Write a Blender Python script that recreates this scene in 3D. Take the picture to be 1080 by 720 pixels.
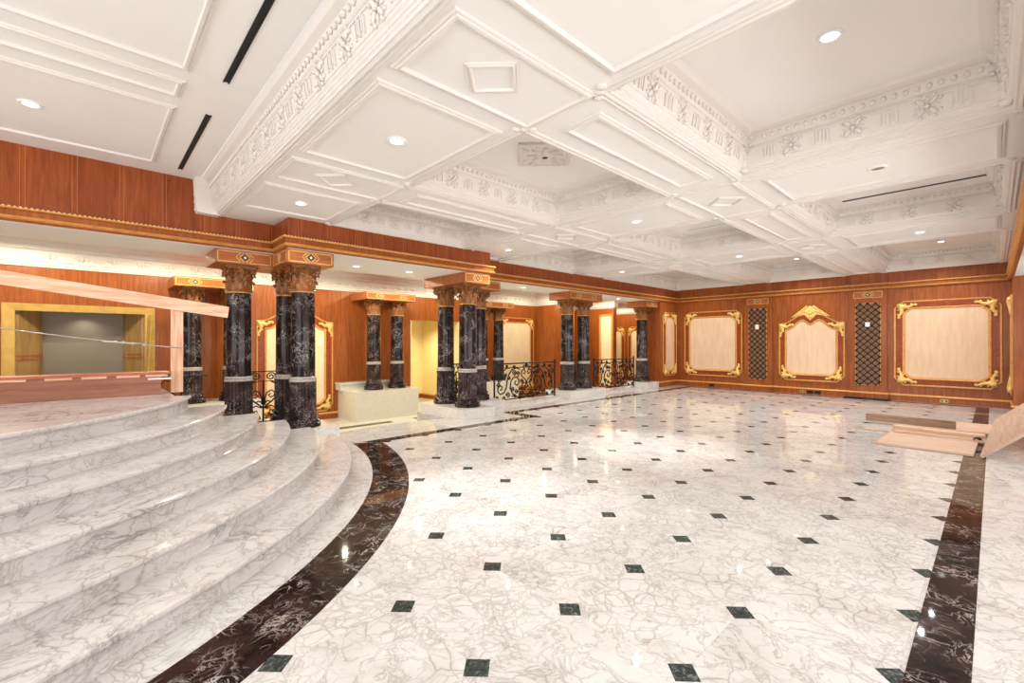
import bpy, math, random
from math import sin, cos, pi, sqrt, atan2, radians, hypot
from mathutils import Vector, Matrix
random.seed(7)
for o in list(bpy.data.objects): bpy.data.objects.remove(o)
SC = bpy.context.scene
COL = SC.collection

# ------------------------------------------------------------------ camera
cd = bpy.data.cameras.new('camera'); cam = bpy.data.objects.new('camera', cd); COL.objects.link(cam)
cam.location = (0, 0, 1.5)
cam.rotation_euler = (radians(90 + 0.156), 0, radians(46.82))
cd.sensor_width = 36.0; cd.lens = 36.0 * 476.75 / 1080.0
cd.clip_start = 0.05; cd.clip_end = 200
SC.camera = cam

# ------------------------------------------------------------------ world, light, exposure
w = bpy.data.worlds.new('world'); SC.world = w; w.use_nodes = True
bg = w.node_tree.nodes['Background']
bg.inputs[0].default_value = (0.98, 0.99, 1.0, 1); bg.inputs[1].default_value = 0.55
SC.view_settings.view_transform = 'Standard'; SC.view_settings.look = 'None'
SC.view_settings.gamma = 1.0; SC.view_settings.exposure = 0.55
try: SC.view_settings.use_curve_mapping = False
except Exception: pass
SPOT_W = 60.0        # each ceiling downlight
GAL_W = 95.0         # each gallery downlight
def area(name, loc, rot, sx, sy, power, col=(1, .97, .94)):
    l = bpy.data.lights.new(name, 'AREA'); l.shape = 'RECTANGLE'; l.size = sx; l.size_y = sy; l.energy = power; l.color = col
    o = bpy.data.objects.new(name, l); COL.objects.link(o); o.location = loc; o.rotation_euler = rot
    return o
area('uplight_fill_behind_camera', (-1.5, -5.8, 2.0), (radians(130), 0, 0), 9, 3.4, 300, (.97, .985, 1))  # added area lamp behind the camera, tilted up to brighten the ceiling
area('uplight_fill_right', (3.9, 5.5, 1.6), (0, radians(130), 0), 2.4, 13, 420, (.97, .985, 1))  # added area lamp on the right, tilted up as ceiling fill

# ------------------------------------------------------------------ materials
def lin(c):
    return tuple(((v / 255.) / 12.92 if v / 255. <= .04045 else ((v / 255. + .055) / 1.055) ** 2.4) for v in c) + (1,)
class NT:
    def __init__(s, name, rough=.5, metal=0, spec=.5, coat=0):
        s.m = bpy.data.materials.new(name); s.m.use_nodes = True
        s.t = s.m.node_tree; s.b = s.t.nodes['Principled BSDF']
        s.b.inputs['Roughness'].default_value = rough; s.b.inputs['Metallic'].default_value = metal
        s.b.inputs['Specular IOR Level'].default_value = spec; s.b.inputs['Coat Weight'].default_value = coat
        s.b.inputs['Coat Roughness'].default_value = .1
    def n(s, typ, **kw):
        nd = s.t.nodes.new(typ)
        for k, v in kw.items(): setattr(nd, k, v)
        return nd
    def put(s, inp, v):
        if isinstance(v, bpy.types.NodeSocket): s.t.links.new(v, inp)
        elif v is not None:
            try: inp.default_value = v
            except Exception: inp.default_value = v[:3]
    def math(s, op, a, b=None, c=None, clamp=False):
        nd = s.n('ShaderNodeMath', operation=op, use_clamp=clamp)
        for i, v in enumerate((a, b, c)):
            if v is not None: s.put(nd.inputs[i], v)
        return nd.outputs[0]
    def vmath(s, op, a, b=None, scale=None):
        nd = s.n('ShaderNodeVectorMath', operation=op); s.put(nd.inputs[0], a)
        if b is not None: s.put(nd.inputs[1], b)
        if scale is not None: s.put(nd.inputs['Scale'], scale)
        return nd.outputs[0]
    def pos(s): return s.n('ShaderNodeNewGeometry').outputs['Position']
    def obj(s): return s.n('ShaderNodeTexCoord').outputs['Object']
    def sep(s, v):
        nd = s.n('ShaderNodeSeparateXYZ'); s.put(nd.inputs[0], v); return nd.outputs
    def comb(s, x, y, z):
        nd = s.n('ShaderNodeCombineXYZ')
        for i, v in enumerate((x, y, z)): s.put(nd.inputs[i], v)
        return nd.outputs[0]
    def noise(s, v, scale, detail=4, rough=.5, dist=0, color=False):
        nd = s.n('ShaderNodeTexNoise'); s.put(nd.inputs['Vector'], v); nd.inputs['Scale'].default_value = scale
        nd.inputs['Detail'].default_value = detail; nd.inputs['Roughness'].default_value = rough; nd.inputs['Distortion'].default_value = dist
        return nd.outputs['Color' if color else 'Fac']
    def voro(s, v, scale, feature='DISTANCE_TO_EDGE', out='Distance'):
        nd = s.n('ShaderNodeTexVoronoi', feature=feature); s.put(nd.inputs['Vector'], v); nd.inputs['Scale'].default_value = scale
        return nd.outputs[out]
    def ramp(s, f, stops, interp='LINEAR'):
        nd = s.n('ShaderNodeValToRGB'); s.put(nd.inputs[0], f); e = nd.color_ramp.elements; nd.color_ramp.interpolation = interp
        while len(e) < len(stops): e.new(.5)
        for q, (p, c) in zip(e, stops):
            q.position = p; q.color = c if not isinstance(c, (int, float)) else (c, c, c, 1)
        return nd.outputs[0]
    def mix(s, f, a, b):
        nd = s.n('ShaderNodeMix', data_type='RGBA'); s.put(nd.inputs[0], f); s.put(nd.inputs[6], a); s.put(nd.inputs[7], b)
        return nd.outputs[2]
    def warp(s, v, scale, amt, detail=3):
        c = s.noise(v, scale, detail, color=True)
        c = s.vmath('SUBTRACT', c, (.5, .5, .5)); c = s.vmath('SCALE', c, scale=amt)
        return s.vmath('ADD', v, c)
    def fin(s, col, bump=None, bstr=.1, bdist=.01):
        s.put(s.b.inputs['Base Color'], col)
        if bump is not None:
            nd = s.n('ShaderNodeBump'); nd.inputs['Strength'].default_value = bstr; nd.inputs['Distance'].default_value = bdist
            s.put(nd.inputs['Height'], bump); s.t.links.new(nd.outputs[0], s.b.inputs['Normal'])
        return s.m

def flat(name, rgb, rough=.5, metal=0, spec=.5, var=.08, vs=6, coat=0):
    t = NT(name, rough, metal, spec, coat); c = lin(rgb)
    n = t.noise(t.pos(), vs, 4)
    lo = tuple(v * (1 - var) for v in c[:3]) + (1,); hi = tuple(min(1, v * (1 + var)) for v in c[:3]) + (1,)
    return t.fin(t.ramp(n, [(.3, lo), (.7, hi)]))

S_ = .668; X0_ = -1.636; Y0_ = 1.981           # inlay lattice of the floor
def marble_core(t, p, strong=1.0, vein=(116, 110, 106), white=(208, 206, 204), fine=.75):
    wv = t.warp(p, 2.6, .22)
    wv2 = t.warp(wv, 11, .06)
    e1 = t.voro(wv2, 4.6); e2 = t.voro(t.vmath('ADD', wv2, (3.1, 7.7, 1.3)), 11.5)
    m1 = t.noise(p, 2.4, 3); m2 = t.noise(t.vmath('ADD', p, (9, 4, 2)), 2.2, 3)
    v1 = t.math('MULTIPLY', t.ramp(e1, [(0, .85), (.008, .5), (.03, .12), (.08, 0)]), t.ramp(m1, [(.40, .05), (.62, 1)]))
    v2 = t.math('MULTIPLY', t.ramp(e2, [(0, fine), (.02, fine * .5), (.08, 0)]), t.ramp(m2, [(.40, 0), (.62, 1)]))
    n = t.noise(wv, 3.4, 8, .66, 1.2)
    v3 = t.math('MULTIPLY', t.ramp(t.math('ABSOLUTE', t.math('SUBTRACT', n, .5)), [(0, .7), (.008, .35), (.03, 0)]), t.ramp(m1, [(.62, 1), (.40, .25)]))
    cloud = t.ramp(t.noise(p, 2.3, 5, .6), [(.45, 0), (.8, .40)])
    f = t.math('MAXIMUM', t.math('MAXIMUM', v1, v2), v3)
    f = t.math('MULTIPLY', t.math('ADD', f, cloud), strong, clamp=True)
    tint = t.mix(t.noise(p, 1.1, 2), lin(vein), lin((148, 134, 118)))
    return t.mix(f, lin(white), tint)

def mk_floor():
    t = NT('floor_marble_octagon_tiles', .03, 0, .16)
    p = t.pos(); x, y, z = t.sep(p)
    u = t.math('DIVIDE', t.math('SUBTRACT', x, X0_), S_); v = t.math('DIVIDE', t.math('SUBTRACT', y, Y0_), S_)
    iu = t.math('FLOOR', u); iv = t.math('FLOOR', v)
    wn = t.n('ShaderNodeTexWhiteNoise', noise_dimensions='3D'); t.put(wn.inputs['Vector'], t.comb(iu, iv, 0.0))
    off = t.vmath('SCALE', wn.outputs['Color'], scale=9.0)
    base = marble_core(t, t.vmath('ADD', p, off), .85)
    du = t.math('MULTIPLY', t.math('ABSOLUTE', t.math('SUBTRACT', u, t.math('ROUND', u))), S_)
    dv = t.math('MULTIPLY', t.math('ABSOLUTE', t.math('SUBTRACT', v, t.math('ROUND', v))), S_)
    joint = t.math('LESS_THAN', t.math('MINIMUM', du, dv), .0013)
    col = t.mix(t.math('MULTIPLY', joint, .35), base, lin((150, 143, 136)))
    dot = t.math('LESS_THAN', t.math('ADD', du, dv), .080)
    cx = t.math('SUBTRACT', x, -7.2); cy = t.math('SUBTRACT', y, -2.4)
    rad = t.math('SQRT', t.math('ADD', t.math('MULTIPLY', cx, cx), t.math('MULTIPLY', cy, cy)))
    inx = t.math('MULTIPLY', t.math('LESS_THAN', x, -.17), t.math('GREATER_THAN', x, t.math('SUBTRACT', -6.42, t.math('MULTIPLY', t.math('GREATER_THAN', y, 6.6), .68))))
    ok = t.math('MULTIPLY', t.math('MULTIPLY', inx, t.math('GREATER_THAN', rad, 5.5)), t.math('LESS_THAN', y, 15.0))
    dot = t.math('MULTIPLY', dot, ok)
    g = t.ramp(t.noise(p, 34, 6, .7, 1.0), [(.35, lin((30, 35, 34))), (.55, lin((62, 69, 66))), (.72, lin((136, 142, 137)))])
    return t.fin(t.mix(dot, col, g))
def mk_marble(name, strong=1.0, rough=.06, vein=(138, 130, 124), white=(226, 224, 222)):
    t = NT(name, rough); return t.fin(marble_core(t, t.pos(), strong, vein, white))
def mk_step():
    t = NT('step_marble', .10, 0, .22); p = t.pos()
    q = t.vmath('MULTIPLY', p, (1.0, 1.0, 1.6))
    c = marble_core(t, q, .75, (120, 112, 108), (206, 203, 201), .22)
    n = t.noise(t.warp(q, 1.2, .6), 1.5, 6, .6, 1.5)
    big = t.ramp(t.math('ABSOLUTE', t.math('SUBTRACT', n, .47)), [(0, .8), (.01, .45), (.03, .08), (.06, 0)])
    big = t.math('MULTIPLY', big, t.ramp(t.noise(p, 1.0, 2), [(.46, 0), (.62, 1)]))
    return t.fin(t.mix(big, c, lin((112, 105, 101))))
def mk_dark(name, base=(20, 14, 14), mid=(54, 36, 34), vein=(206, 196, 190), rough=.16, spec=.22):
    t = NT(name, rough, 0, spec); p = t.pos()
    wv = t.warp(p, 3.5, .30)
    n = t.noise(wv, 5.5, 8, .65, 1.8)
    v = t.ramp(t.math('ABSOLUTE', t.math('SUBTRACT', n, .5)), [(0, .95), (.006, .5), (.022, 0)])
    m = t.ramp(t.noise(t.vmath('ADD', p, (5, 1, 8)), 4.0, 3), [(.45, .02), (.62, 1)])
    e = t.voro(t.warp(p, 6, .16), 8.0); v2 = t.ramp(e, [(0, .55), (.012, .25), (.04, 0)])
    m2 = t.ramp(t.noise(p, 5, 3), [(.5, 0), (.68, 1)])
    body = t.mix(t.ramp(t.noise(wv, 4, 6, .7), [(.38, 0), (.68, 1)]), lin(base), lin(mid))
    f = t.math('MAXIMUM', t.math('MULTIPLY', v, m), t.math('MULTIPLY', v2, m2))
    return t.fin(t.mix(f, body, lin(vein)))
def mk_wood(name, c1, c2, c3, rough=.32, seams=None, axis='z', coat=.25):
    t = NT(name, rough, 0, .3, coat * .3); p = t.pos()
    st = {'z': (7, 7, .55), 'y': (7, .55, 7), 'x': (.55, 7, 7)}[axis]
    q = t.vmath('MULTIPLY', p, st)
    n = t.noise(q, 3.2, 7, .6, .6); n2 = t.noise(t.vmath('MULTIPLY', p, tuple(v * 5 for v in st)), 3.0, 4, .6)
    f = t.math('ADD', t.math('MULTIPLY', n, .75), t.math('MULTIPLY', n2, .25))
    col = t.ramp(f, [(.33, lin(c1)), (.5, lin(c2)), (.68, lin(c3))])
    if seams:
        x, y, z = t.sep(p); s = t.math('ADD', x, y)
        fr = t.math('FRACT', t.math('DIVIDE', s, seams))
        wn = t.n('ShaderNodeTexWhiteNoise', noise_dimensions='1D'); t.put(wn.inputs['W'], t.math('FLOOR', t.math('DIVIDE', s, seams)))
        tone = t.math('MULTIPLY', wn.outputs['Value'], .35)
        col = t.mix(tone, col, lin(c1))
        band = t.math('LESS_THAN', t.math('ABSOLUTE', t.math('SUBTRACT', fr, .06)), .008)
        band2 = t.math('LESS_THAN', t.math('ABSOLUTE', t.math('SUBTRACT', fr, .16)), .008)
        col = t.mix(t.math('MULTIPLY', t.math('MAXIMUM', band, band2), .6), col, lin((206, 122, 70)))
    return t.fin(col)
def mk_burl(name, c1, c2, c3):
    t = NT(name, .36, 0, .3, .05); p = t.warp(t.pos(), 8, .15)
    return t.fin(t.ramp(t.noise(p, 16, 6, .65, 1.5), [(.35, lin(c1)), (.52, lin(c2)), (.7, lin(c3))]))
def mk_plaster(name, rgb):
    t = NT(name, .65, 0, .3); n = t.noise(t.pos(), 1.3, 3); c = lin(rgb)
    return t.fin(t.ramp(n, [(.3, tuple(v * .975 for v in c[:3]) + (1,)), (.7, c)]))
def mk_panel(name, rgb, rgb2):
    t = NT(name, .55, 0, .3); p = t.pos()
    n = t.noise(t.vmath('MULTIPLY', p, (5, 5, .7)), 2.5, 6, .6); st = t.noise(t.vmath('ADD', p, (3, 3, 3)), 1.1, 3)
    spots = t.ramp(t.noise(p, 7, 3, .5), [(.72, 0), (.76, .5)])
    col = t.mix(t.ramp(n, [(.35, 0), (.7, 1)]), lin(rgb), lin(rgb2))
    col = t.mix(t.math('MULTIPLY', t.ramp(st, [(.5, 0), (.7, .5)]), .5), col, lin((214, 178, 142)))
    return t.fin(t.mix(t.math('MULTIPLY', spots, .4), col, lin((170, 140, 112))))
def mk_pine(name, axis='y', c=((220, 164, 130), (232, 188, 156), (242, 208, 182))):
    t = NT(name, .6, 0, .3); p = t.pos(); st = {'z': (9, 9, .7), 'y': (9, .7, 9), 'x': (.7, 9, 9)}[axis]
    n = t.noise(t.vmath('MULTIPLY', p, st), 3.5, 5, .55, .8)
    k = t.voro(t.vmath('MULTIPLY', p, {'z': (1, 1, .5), 'y': (1, .5, 1), 'x': (.5, 1, 1)}[axis]), 3.2, 'F1')
    col = t.ramp(n, [(.35, lin(c[0])), (.5, lin(c[1])), (.68, lin(c[2]))])
    return t.fin(t.mix(t.ramp(k, [(.035, .8), (.07, 0)]), col, lin((176, 112, 76))))
def mk_emit(name, col, strength):
    m = bpy.data.materials.new(name); m.use_nodes = True; b = m.node_tree.nodes['Principled BSDF']
    b.inputs['Base Color'].default_value = (.9, .9, .9, 1); b.inputs['Emission Color'].default_value = col; b.inputs['Emission Strength'].default_value = strength
    return m

M = dict(
    floor=mk_floor(), slab=mk_marble('white_marble', .75), step=mk_step(), plinth=mk_marble('plinth_marble', .4, .16),
    pedestal=mk_marble('pedestal_marble', .25, .2, (160, 152, 138), (230, 227, 218)),
    border=mk_dark('dark_border_marble', (24, 17, 16), (60, 44, 40), rough=.04, spec=.12),
    colm=mk_dark('column_marble'), drum=mk_dark('drum_marble', (34, 25, 25), (76, 57, 56), (186, 174, 170), .2), ring=mk_marble('grey_ring_marble', 1.0, .2, (120, 108, 104), (186, 178, 174)),
    wood=mk_wood('cherry_wood', (128, 64, 24), (152, 81, 34), (174, 101, 48)),
    fascia=mk_wood('cherry_fascia_wood', (124, 56, 22), (149, 73, 32), (168, 90, 44), seams=.44),
    block=mk_wood('impost_wood', (146, 80, 40), (170, 98, 54), (188, 116, 70), axis='y'),
    burl=mk_burl('burl_veneer', (122, 50, 20), (150, 68, 30), (176, 92, 46)),
    bead=flat('gilt_beads', (252, 218, 150), .35, .1, .5, .08, 20),
    gold=flat('gold_leaf', (250, 206, 122), .36, .1, .5, .16, 30),
    goldline=flat('gold_inlay', (222, 176, 104), .4, .25, .5, .1, 20),
    goldwood=flat('gilded_moulding', (220, 160, 86), .36, .2, .5, .14, 12),
    capital=mk_burl('carved_capital_wood', (104, 60, 28), (146, 92, 48), (182, 124, 70)),
    plaster=mk_plaster('white_plaster', (240, 236, 231)), orn=mk_plaster('ornament_plaster_shade_tone', (230, 223, 216)),  # orn: ornament off-white, its darker tone also paints shade into the ceiling frames
    panel=mk_panel('bare_backing_board', (232, 198, 162), (242, 214, 182)),
    cream=mk_panel('cream_panel', (244, 222, 182), (248, 230, 196)),
    yellow=flat('yellow_wall_paint', (246, 226, 168), .6, 0, .3, .04, 2),
    iron=flat('black_iron', (22, 20, 20), .45, .6, .5, .2, 30),
    navy=flat('dark_blue_inlay', (30, 34, 48), .35), ivory=flat('ivory_inlay', (236, 226, 205), .35),
    grille=flat('brown_grille_bars', (46, 28, 18), .45), gback=flat('grille_backing', (158, 108, 62), .5),
    stud=flat('grey_green_stud', (84, 98, 88), .4, .1), white=flat('white_plastic', (240, 240, 238), .4),
    black=flat('black_slot', (12, 12, 12), .6), lens=mk_emit('lamp_lens', (1, .97, .9, 1), 6.0), dead=flat('unlit_lens', (150, 128, 96), .4),
    pine_y=mk_pine('pine_lumber', 'y'), pine_z=mk_pine('pine_post', 'z'), oldplank=mk_pine('weathered_plank', 'x', ((136, 106, 82), (156, 126, 100), (176, 146, 120))), pine_x=mk_pine('pine_offcut', 'x', ((196, 160, 132), (214, 180, 152), (230, 200, 176))),
    ply=mk_wood('raw_plywood', (186, 152, 130), (204, 172, 150), (220, 190, 170), .6, axis='x', coat=0),
    doorply=mk_wood('pale_board', (180, 148, 130), (198, 168, 150), (214, 186, 168), .5, axis='y', coat=0),
    brownply=mk_wood('brown_board', (128, 82, 62), (150, 100, 78), (168, 118, 94), .45, axis='y', coat=.1),
    redlip=mk_wood('reddish_board', (146, 76, 50), (172, 98, 68), (196, 124, 92), .45, axis='y', coat=.1),
    steel=flat('steel_cable', (190, 188, 184), .35, .8), grey=flat('grey_lining', (134, 126, 116), .6, 0, .3, .06, 2),
    nichewood=mk_wood('olive_veneer', (134, 104, 62), (156, 124, 78), (176, 144, 96), .4),
    goldframe=flat('gold_frame_paint', (206, 168, 88), .4, .3, .5, .12, 8),
    galfloor=mk_marble('gallery_marble', .3, .15, (160, 150, 130), (232, 228, 214)),
    debris=flat('dark_cable_rubber', (30, 26, 24), .6), outlet=flat('brass_plate', (206, 172, 110), .35, .5),
)

# ------------------------------------------------------------------ mesh builder
class MB:
    def __init__(s): s.v = []; s.f = []; s.mi = []; s.sm = []
    def add(s, vs, fs, mi=0, smooth=False):
        o = len(s.v); s.v += [tuple(q) for q in vs]
        for f in fs: s.f.append(tuple(o + i for i in f)); s.mi.append(mi); s.sm.append(smooth)
    def box(s, x0, x1, y0, y1, z0, z1, mi=0):
        vs = [(x, y, z) for z in (z0, z1) for y in (y0, y1) for x in (x0, x1)]
        s.add(vs, [(0, 2, 3, 1), (4, 5, 7, 6), (0, 1, 5, 4), (2, 6, 7, 3), (0, 4, 6, 2), (1, 3, 7, 5)], mi)
    def obox(s, c, ax, ay, az, mi=0):       # oriented box: centre, three half-axis vectors
        c = Vector(c); ax = Vector(ax); ay = Vector(ay); az = Vector(az)
        vs = [c + i * ax + j * ay + k * az for k in (-1, 1) for j in (-1, 1) for i in (-1, 1)]
        s.add(vs, [(0, 2, 3, 1), (4, 5, 7, 6), (0, 1, 5, 4), (2, 6, 7, 3), (0, 4, 6, 2), (1, 3, 7, 5)], mi)
    def prism(s, poly, z0, z1, mi=0):
        n = len(poly); vs = [(x, y, z0) for x, y in poly] + [(x, y, z1) for x, y in poly]
        s.add(vs, [tuple(range(n - 1, -1, -1)), tuple(range(n, 2 * n))] + [(i, (i + 1) % n, n + (i + 1) % n, n + i) for i in range(n)], mi)
    def lathe(s, prof, seg=24, c=(0, 0, 0), mi=0, smooth=True, fl=None, cap=True):
        n = len(prof); vs = []
        for j in range(seg):
            a = 2 * pi * j / seg
            for i, (r, z) in enumerate(prof):
                rr = r * (fl(a, z) if fl else 1)
                vs.append((c[0] + rr * cos(a), c[1] + rr * sin(a), c[2] + z))
        fs = [(j * n + i, ((j + 1) % seg) * n + i, ((j + 1) % seg) * n + i + 1, j * n + i + 1) for j in range(seg) for i in range(n - 1)]
        s.add(vs, fs, mi, smooth)
        if cap:
            s.add([vs[j * n] for j in range(seg)], [tuple(range(seg - 1, -1, -1))], mi)
            s.add([vs[j * n + n - 1] for j in range(seg)], [tuple(range(seg))], mi)
    def tube(s, pts, r, sides=6, mi=0, smooth=True):
        pts = [Vector(p) for p in pts]; n = len(pts); rs = r if isinstance(r, (list, tuple)) else [r] * n
        vs = []; up = None
        for i, p in enumerate(pts):
            d = (pts[min(i + 1, n - 1)] - pts[max(i - 1, 0)])
            if d.length < 1e-9: d = Vector((0, 0, 1))
            d.normalize()
            if up is None:
                up = Vector((0, 0, 1)) if abs(d.z) < .9 else Vector((1, 0, 0))
            u = (up - d * up.dot(d))
            if u.length < 1e-6: u = d.orthogonal()
            u.normalize(); w_ = d.cross(u); up = u
            for k in range(sides):
                a = 2 * pi * k / sides; vs.append(p + rs[i] * (cos(a) * u + sin(a) * w_))
        fs = [(i * sides + k, i * sides + (k + 1) % sides, (i + 1) * sides + (k + 1) % sides, (i + 1) * sides + k) for i in range(n - 1) for k in range(sides)]
        fs += [tuple(range(sides - 1, -1, -1)), tuple(range((n - 1) * sides, n * sides))]
        s.add(vs, fs, mi, smooth)
    def blob(s, c, ax, ay, az, mi=0, nu=7, nv=4):
        c = Vector(c); ax = Vector(ax); ay = Vector(ay); az = Vector(az)
        vs = [c - az]; 
        for j in range(1, nv):
            t = -pi / 2 + pi * j / nv
            for i in range(nu):
                a = 2 * pi * i / nu; vs.append(c + cos(t) * cos(a) * ax + cos(t) * sin(a) * ay + sin(t) * az)
        vs.append(c + az); fs = []
        for i in range(nu):
            fs.append((0, 1 + (i + 1) % nu, 1 + i)); b = 1 + (nv - 2) * nu; fs.append((b + i, b + (i + 1) % nu, len(vs) - 1))
            for j in range(nv - 2):
                a0 = 1 + j * nu; fs.append((a0 + i, a0 + (i + 1) % nu, a0 + nu + (i + 1) % nu, a0 + nu + i))
        s.add(vs, fs, mi, True)
    def loft(s, rings, closed=True, mi=0, smooth=False):
        n = len(rings[0]); vs = [p for r in rings for p in r]
        m = n if closed else n - 1
        s.add(vs, [(j * n + i, j * n + (i + 1) % n, (j + 1) * n + (i + 1) % n, (j + 1) * n + i) for j in range(len(rings) - 1) for i in range(m)], mi, smooth)
    def build(s, name, mats, parent=None, **kw):
        me = bpy.data.meshes.new(name); me.from_pydata(s.v, [], s.f)
        for m in (mats if isinstance(mats, (list, tuple)) else [mats]): me.materials.append(M[m] if isinstance(m, str) else m)
        me.polygons.foreach_set('material_index', s.mi); me.polygons.foreach_set('use_smooth', s.sm); me.update()
        o = bpy.data.objects.new(name, me); COL.objects.link(o)
        if parent: o.parent = parent
        for k, v in kw.items(): o[k] = v
        return o
def structure(o): o['kind'] = 'structure'; return o
def thing(name, label, cat, loc=(0, 0, 0), rz=0, group=None):
    o = bpy.data.objects.new(name, None); COL.objects.link(o); o.location = loc; o.rotation_euler = (0, 0, rz)
    o.empty_display_size = .1; o['label'] = label; o['category'] = cat
    if group: o['group'] = group
    return o
def tag(o, label, cat, group=None):
    o['label'] = label; o['category'] = cat
    if group: o['group'] = group
    return o
def dup(root, loc, rz=None, label=None, group=None):
    r = root.copy(); COL.objects.link(r); r.location = loc
    if rz is not None: r.rotation_euler = (0, 0, rz)
    if label: r['label'] = label
    if group: r['group'] = group
    for ch in list(root.children):
        c = ch.copy(); COL.objects.link(c); c.parent = r
        for g in list(ch.children):
            d = g.copy(); COL.objects.link(d); d.parent = c
    return r
def offset_poly(P, d):          # closed CCW polygon, positive d = inward
    n = len(P); out = []
    for i in range(n):
        a = Vector(P[i - 1]); b = Vector(P[i]); c = Vector(P[(i + 1) % n])
        d1 = (b - a).normalized(); d2 = (c - b).normalized(); n1 = Vector((-d1.y, d1.x)); n2 = Vector((-d2.y, d2.x))
        m = n1 + n2; k = m.length_squared
        m = n1 if k < 1e-6 else m * (2.0 / k)
        if m.length > 3: m = m.normalized() * 3
        q = b + m * d; out.append((q.x, q.y))
    return out
def rectp(x0, x1, y0, y1): return [(x0, y0), (x1, y0), (x1, y1), (x0, y1)]
def offset_path(P, d):          # open path, positive d to the RIGHT of travel
    n = len(P); out = []
    for i in range(n):
        b = Vector(P[i]); ds = []
        if i > 0: ds.append((b - Vector(P[i - 1])).normalized())
        if i < n - 1: ds.append((Vector(P[i + 1]) - b).normalized())
        ns = [Vector((q.y, -q.x)) for q in ds]
        if len(ns) == 1: m = ns[0]
        else:
            m = ns[0] + ns[1]; m = m * (2.0 / m.length_squared)
        q = b + m * d; out.append((q.x, q.y))
    return out
def sweep_path(mb, path, prof, mi=0):
    rings = [[(x, y, z) for x, y in offset_path(path, d)] for d, z in prof]
    mb.loft(rings, closed=False, mi=mi)
def sweep_loop(mb, poly, prof, mi=0):
    rings = [[(x, y, z) for x, y in offset_poly(poly, d)] for d, z in prof]
    mb.loft(rings, closed=True, mi=mi)

# ================================================================== SETTING
ZS = 3.35; ZT = 3.81; YB = 15.3
XL0, XL1, XL2 = -7.75, -7.10, -7.72; XR = .28
# ---- floor (one slab with the curved edge over the gallery steps)
bul = [(-7.45 - .14 * sin(pi * k / 8), 2.95 + (5.2 - 2.95) * k / 8) for k in range(9)]
fl = MB()
fp = [(4.5, -6), (4.5, 15.32), (-8.55, 15.32), (-8.55, 5.2)] + bul[::-1] + [(-8.55, 2.95), (-8.55, -6)]
fl.prism(fp, -.75, 0)
structure(fl.build('floor', 'floor'))
gf = MB(); gf.box(-15, -8.55, -8, 21, -.75, -.6); gf.prism([(-8.55, 2.95), (-7.3, 2.95), (-7.3, 5.2), (-8.55, 5.2)], -.74, -.6)
structure(gf.build('floor_gallery', 'galfloor'))
def floor_strip(name, poly, mat='border', z0=0.0, z1=.0025):
    m = MB(); m.prism(poly, z0, z1); return structure(m.build(name, mat))
floor_strip('trim_1', [(-.28, -6), (-.07, -6), (-.07, 15.16), (-.28, 15.16)])
floor_strip('trim_2', [(-.28, 14.97), (-.28, 15.16), (-7.22, 15.16), (-7.22, 6.5), (-6.53, 6.5), (-6.53, 3.01), (-6.33, 3.21), (-6.33, 6.72), (-7.02, 6.72), (-7.02, 14.97)][::-1])
def arc(R, a0, a1, n=48): return [(-7.2 + R * cos(a0 + (a1 - a0) * k / n), -2.4 + R * sin(a0 + (a1 - a0) * k / n)) for k in range(n + 1)]
aI = math.acos((-6.53 + 7.2) / 5.32); aO = math.acos((-6.34 + 7.2) / 5.71)
floor_strip('trim_3', arc(5.71, -.6, aO) + arc(5.32, aI, -.6), z1=.003)
gs = MB(); gs.box(-11.1, -10.85, -6, 5.9, -.6, -.597); gs.box(-11.1, -10.85, 6.6, 9.2, -.6, -.597)
structure(gs.build('trim_4', 'border'))
# ---- steps
stairs = thing('curved_staircase', 'fan of six curved white marble steps rising at the left to a landing', 'staircase', (0, 0, 0))
cut = {1: -6.69, 2: -6.67, 3: -6.62, 4: -6.45, 5: -6.38, 6: -6.30}
for k in range(1, 7):
    R = 5.09 - .34 * (k - 1); z1 = .15 * k; z0 = z1 - .15
    a1 = math.acos((cut[k] + 7.2) / R); a0 = -.75
    prof = [(R - .03, z0), (R - .03, z0 + .008), (R - .033, z0 + .012), (R - .033, z1 - .047), (R - .022, z1 - .043), (R - .022, z1 - .036), (R - .006, z1 - .034), (R, z1 - .026), (R, z1 - .012), (R - .004, z1 - .004), (R - .012, z1)]
    n = 72; m = MB(); rings = []
    for (r, z) in prof: rings.append([(-7.2 + r * cos(a0 + (a1 - a0) * j / n), -2.4 + r * sin(a0 + (a1 - a0) * j / n), z) for j in range(n + 1)])
    m.loft(rings, closed=False, smooth=False)
    top = rings[-1]; e0 = top[0]; e1 = top[-1]
    xin = cut[k]; yb = e0[1]
    m.add(list(top) + [(xin, yb, z1)], [tuple(range(len(top) + 1))])
    side = [r[-1] for r in rings] + [(xin, yb, z1), (xin, yb, z0)]
    m.add(side, [tuple(range(len(side) - 1, -1, -1))])
    side = [r[0] for r in rings] + [(xin, yb, z1), (xin, yb, z0)]
    m.add(side, [tuple(range(len(side)))])
    m.build('step' if k < 6 else 'landing', 'step', stairs)
m = MB(); m.box(-7.4, -6.30, -5.6, .72, .0, .8995); m.build('landing_base', 'step', stairs)

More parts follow.
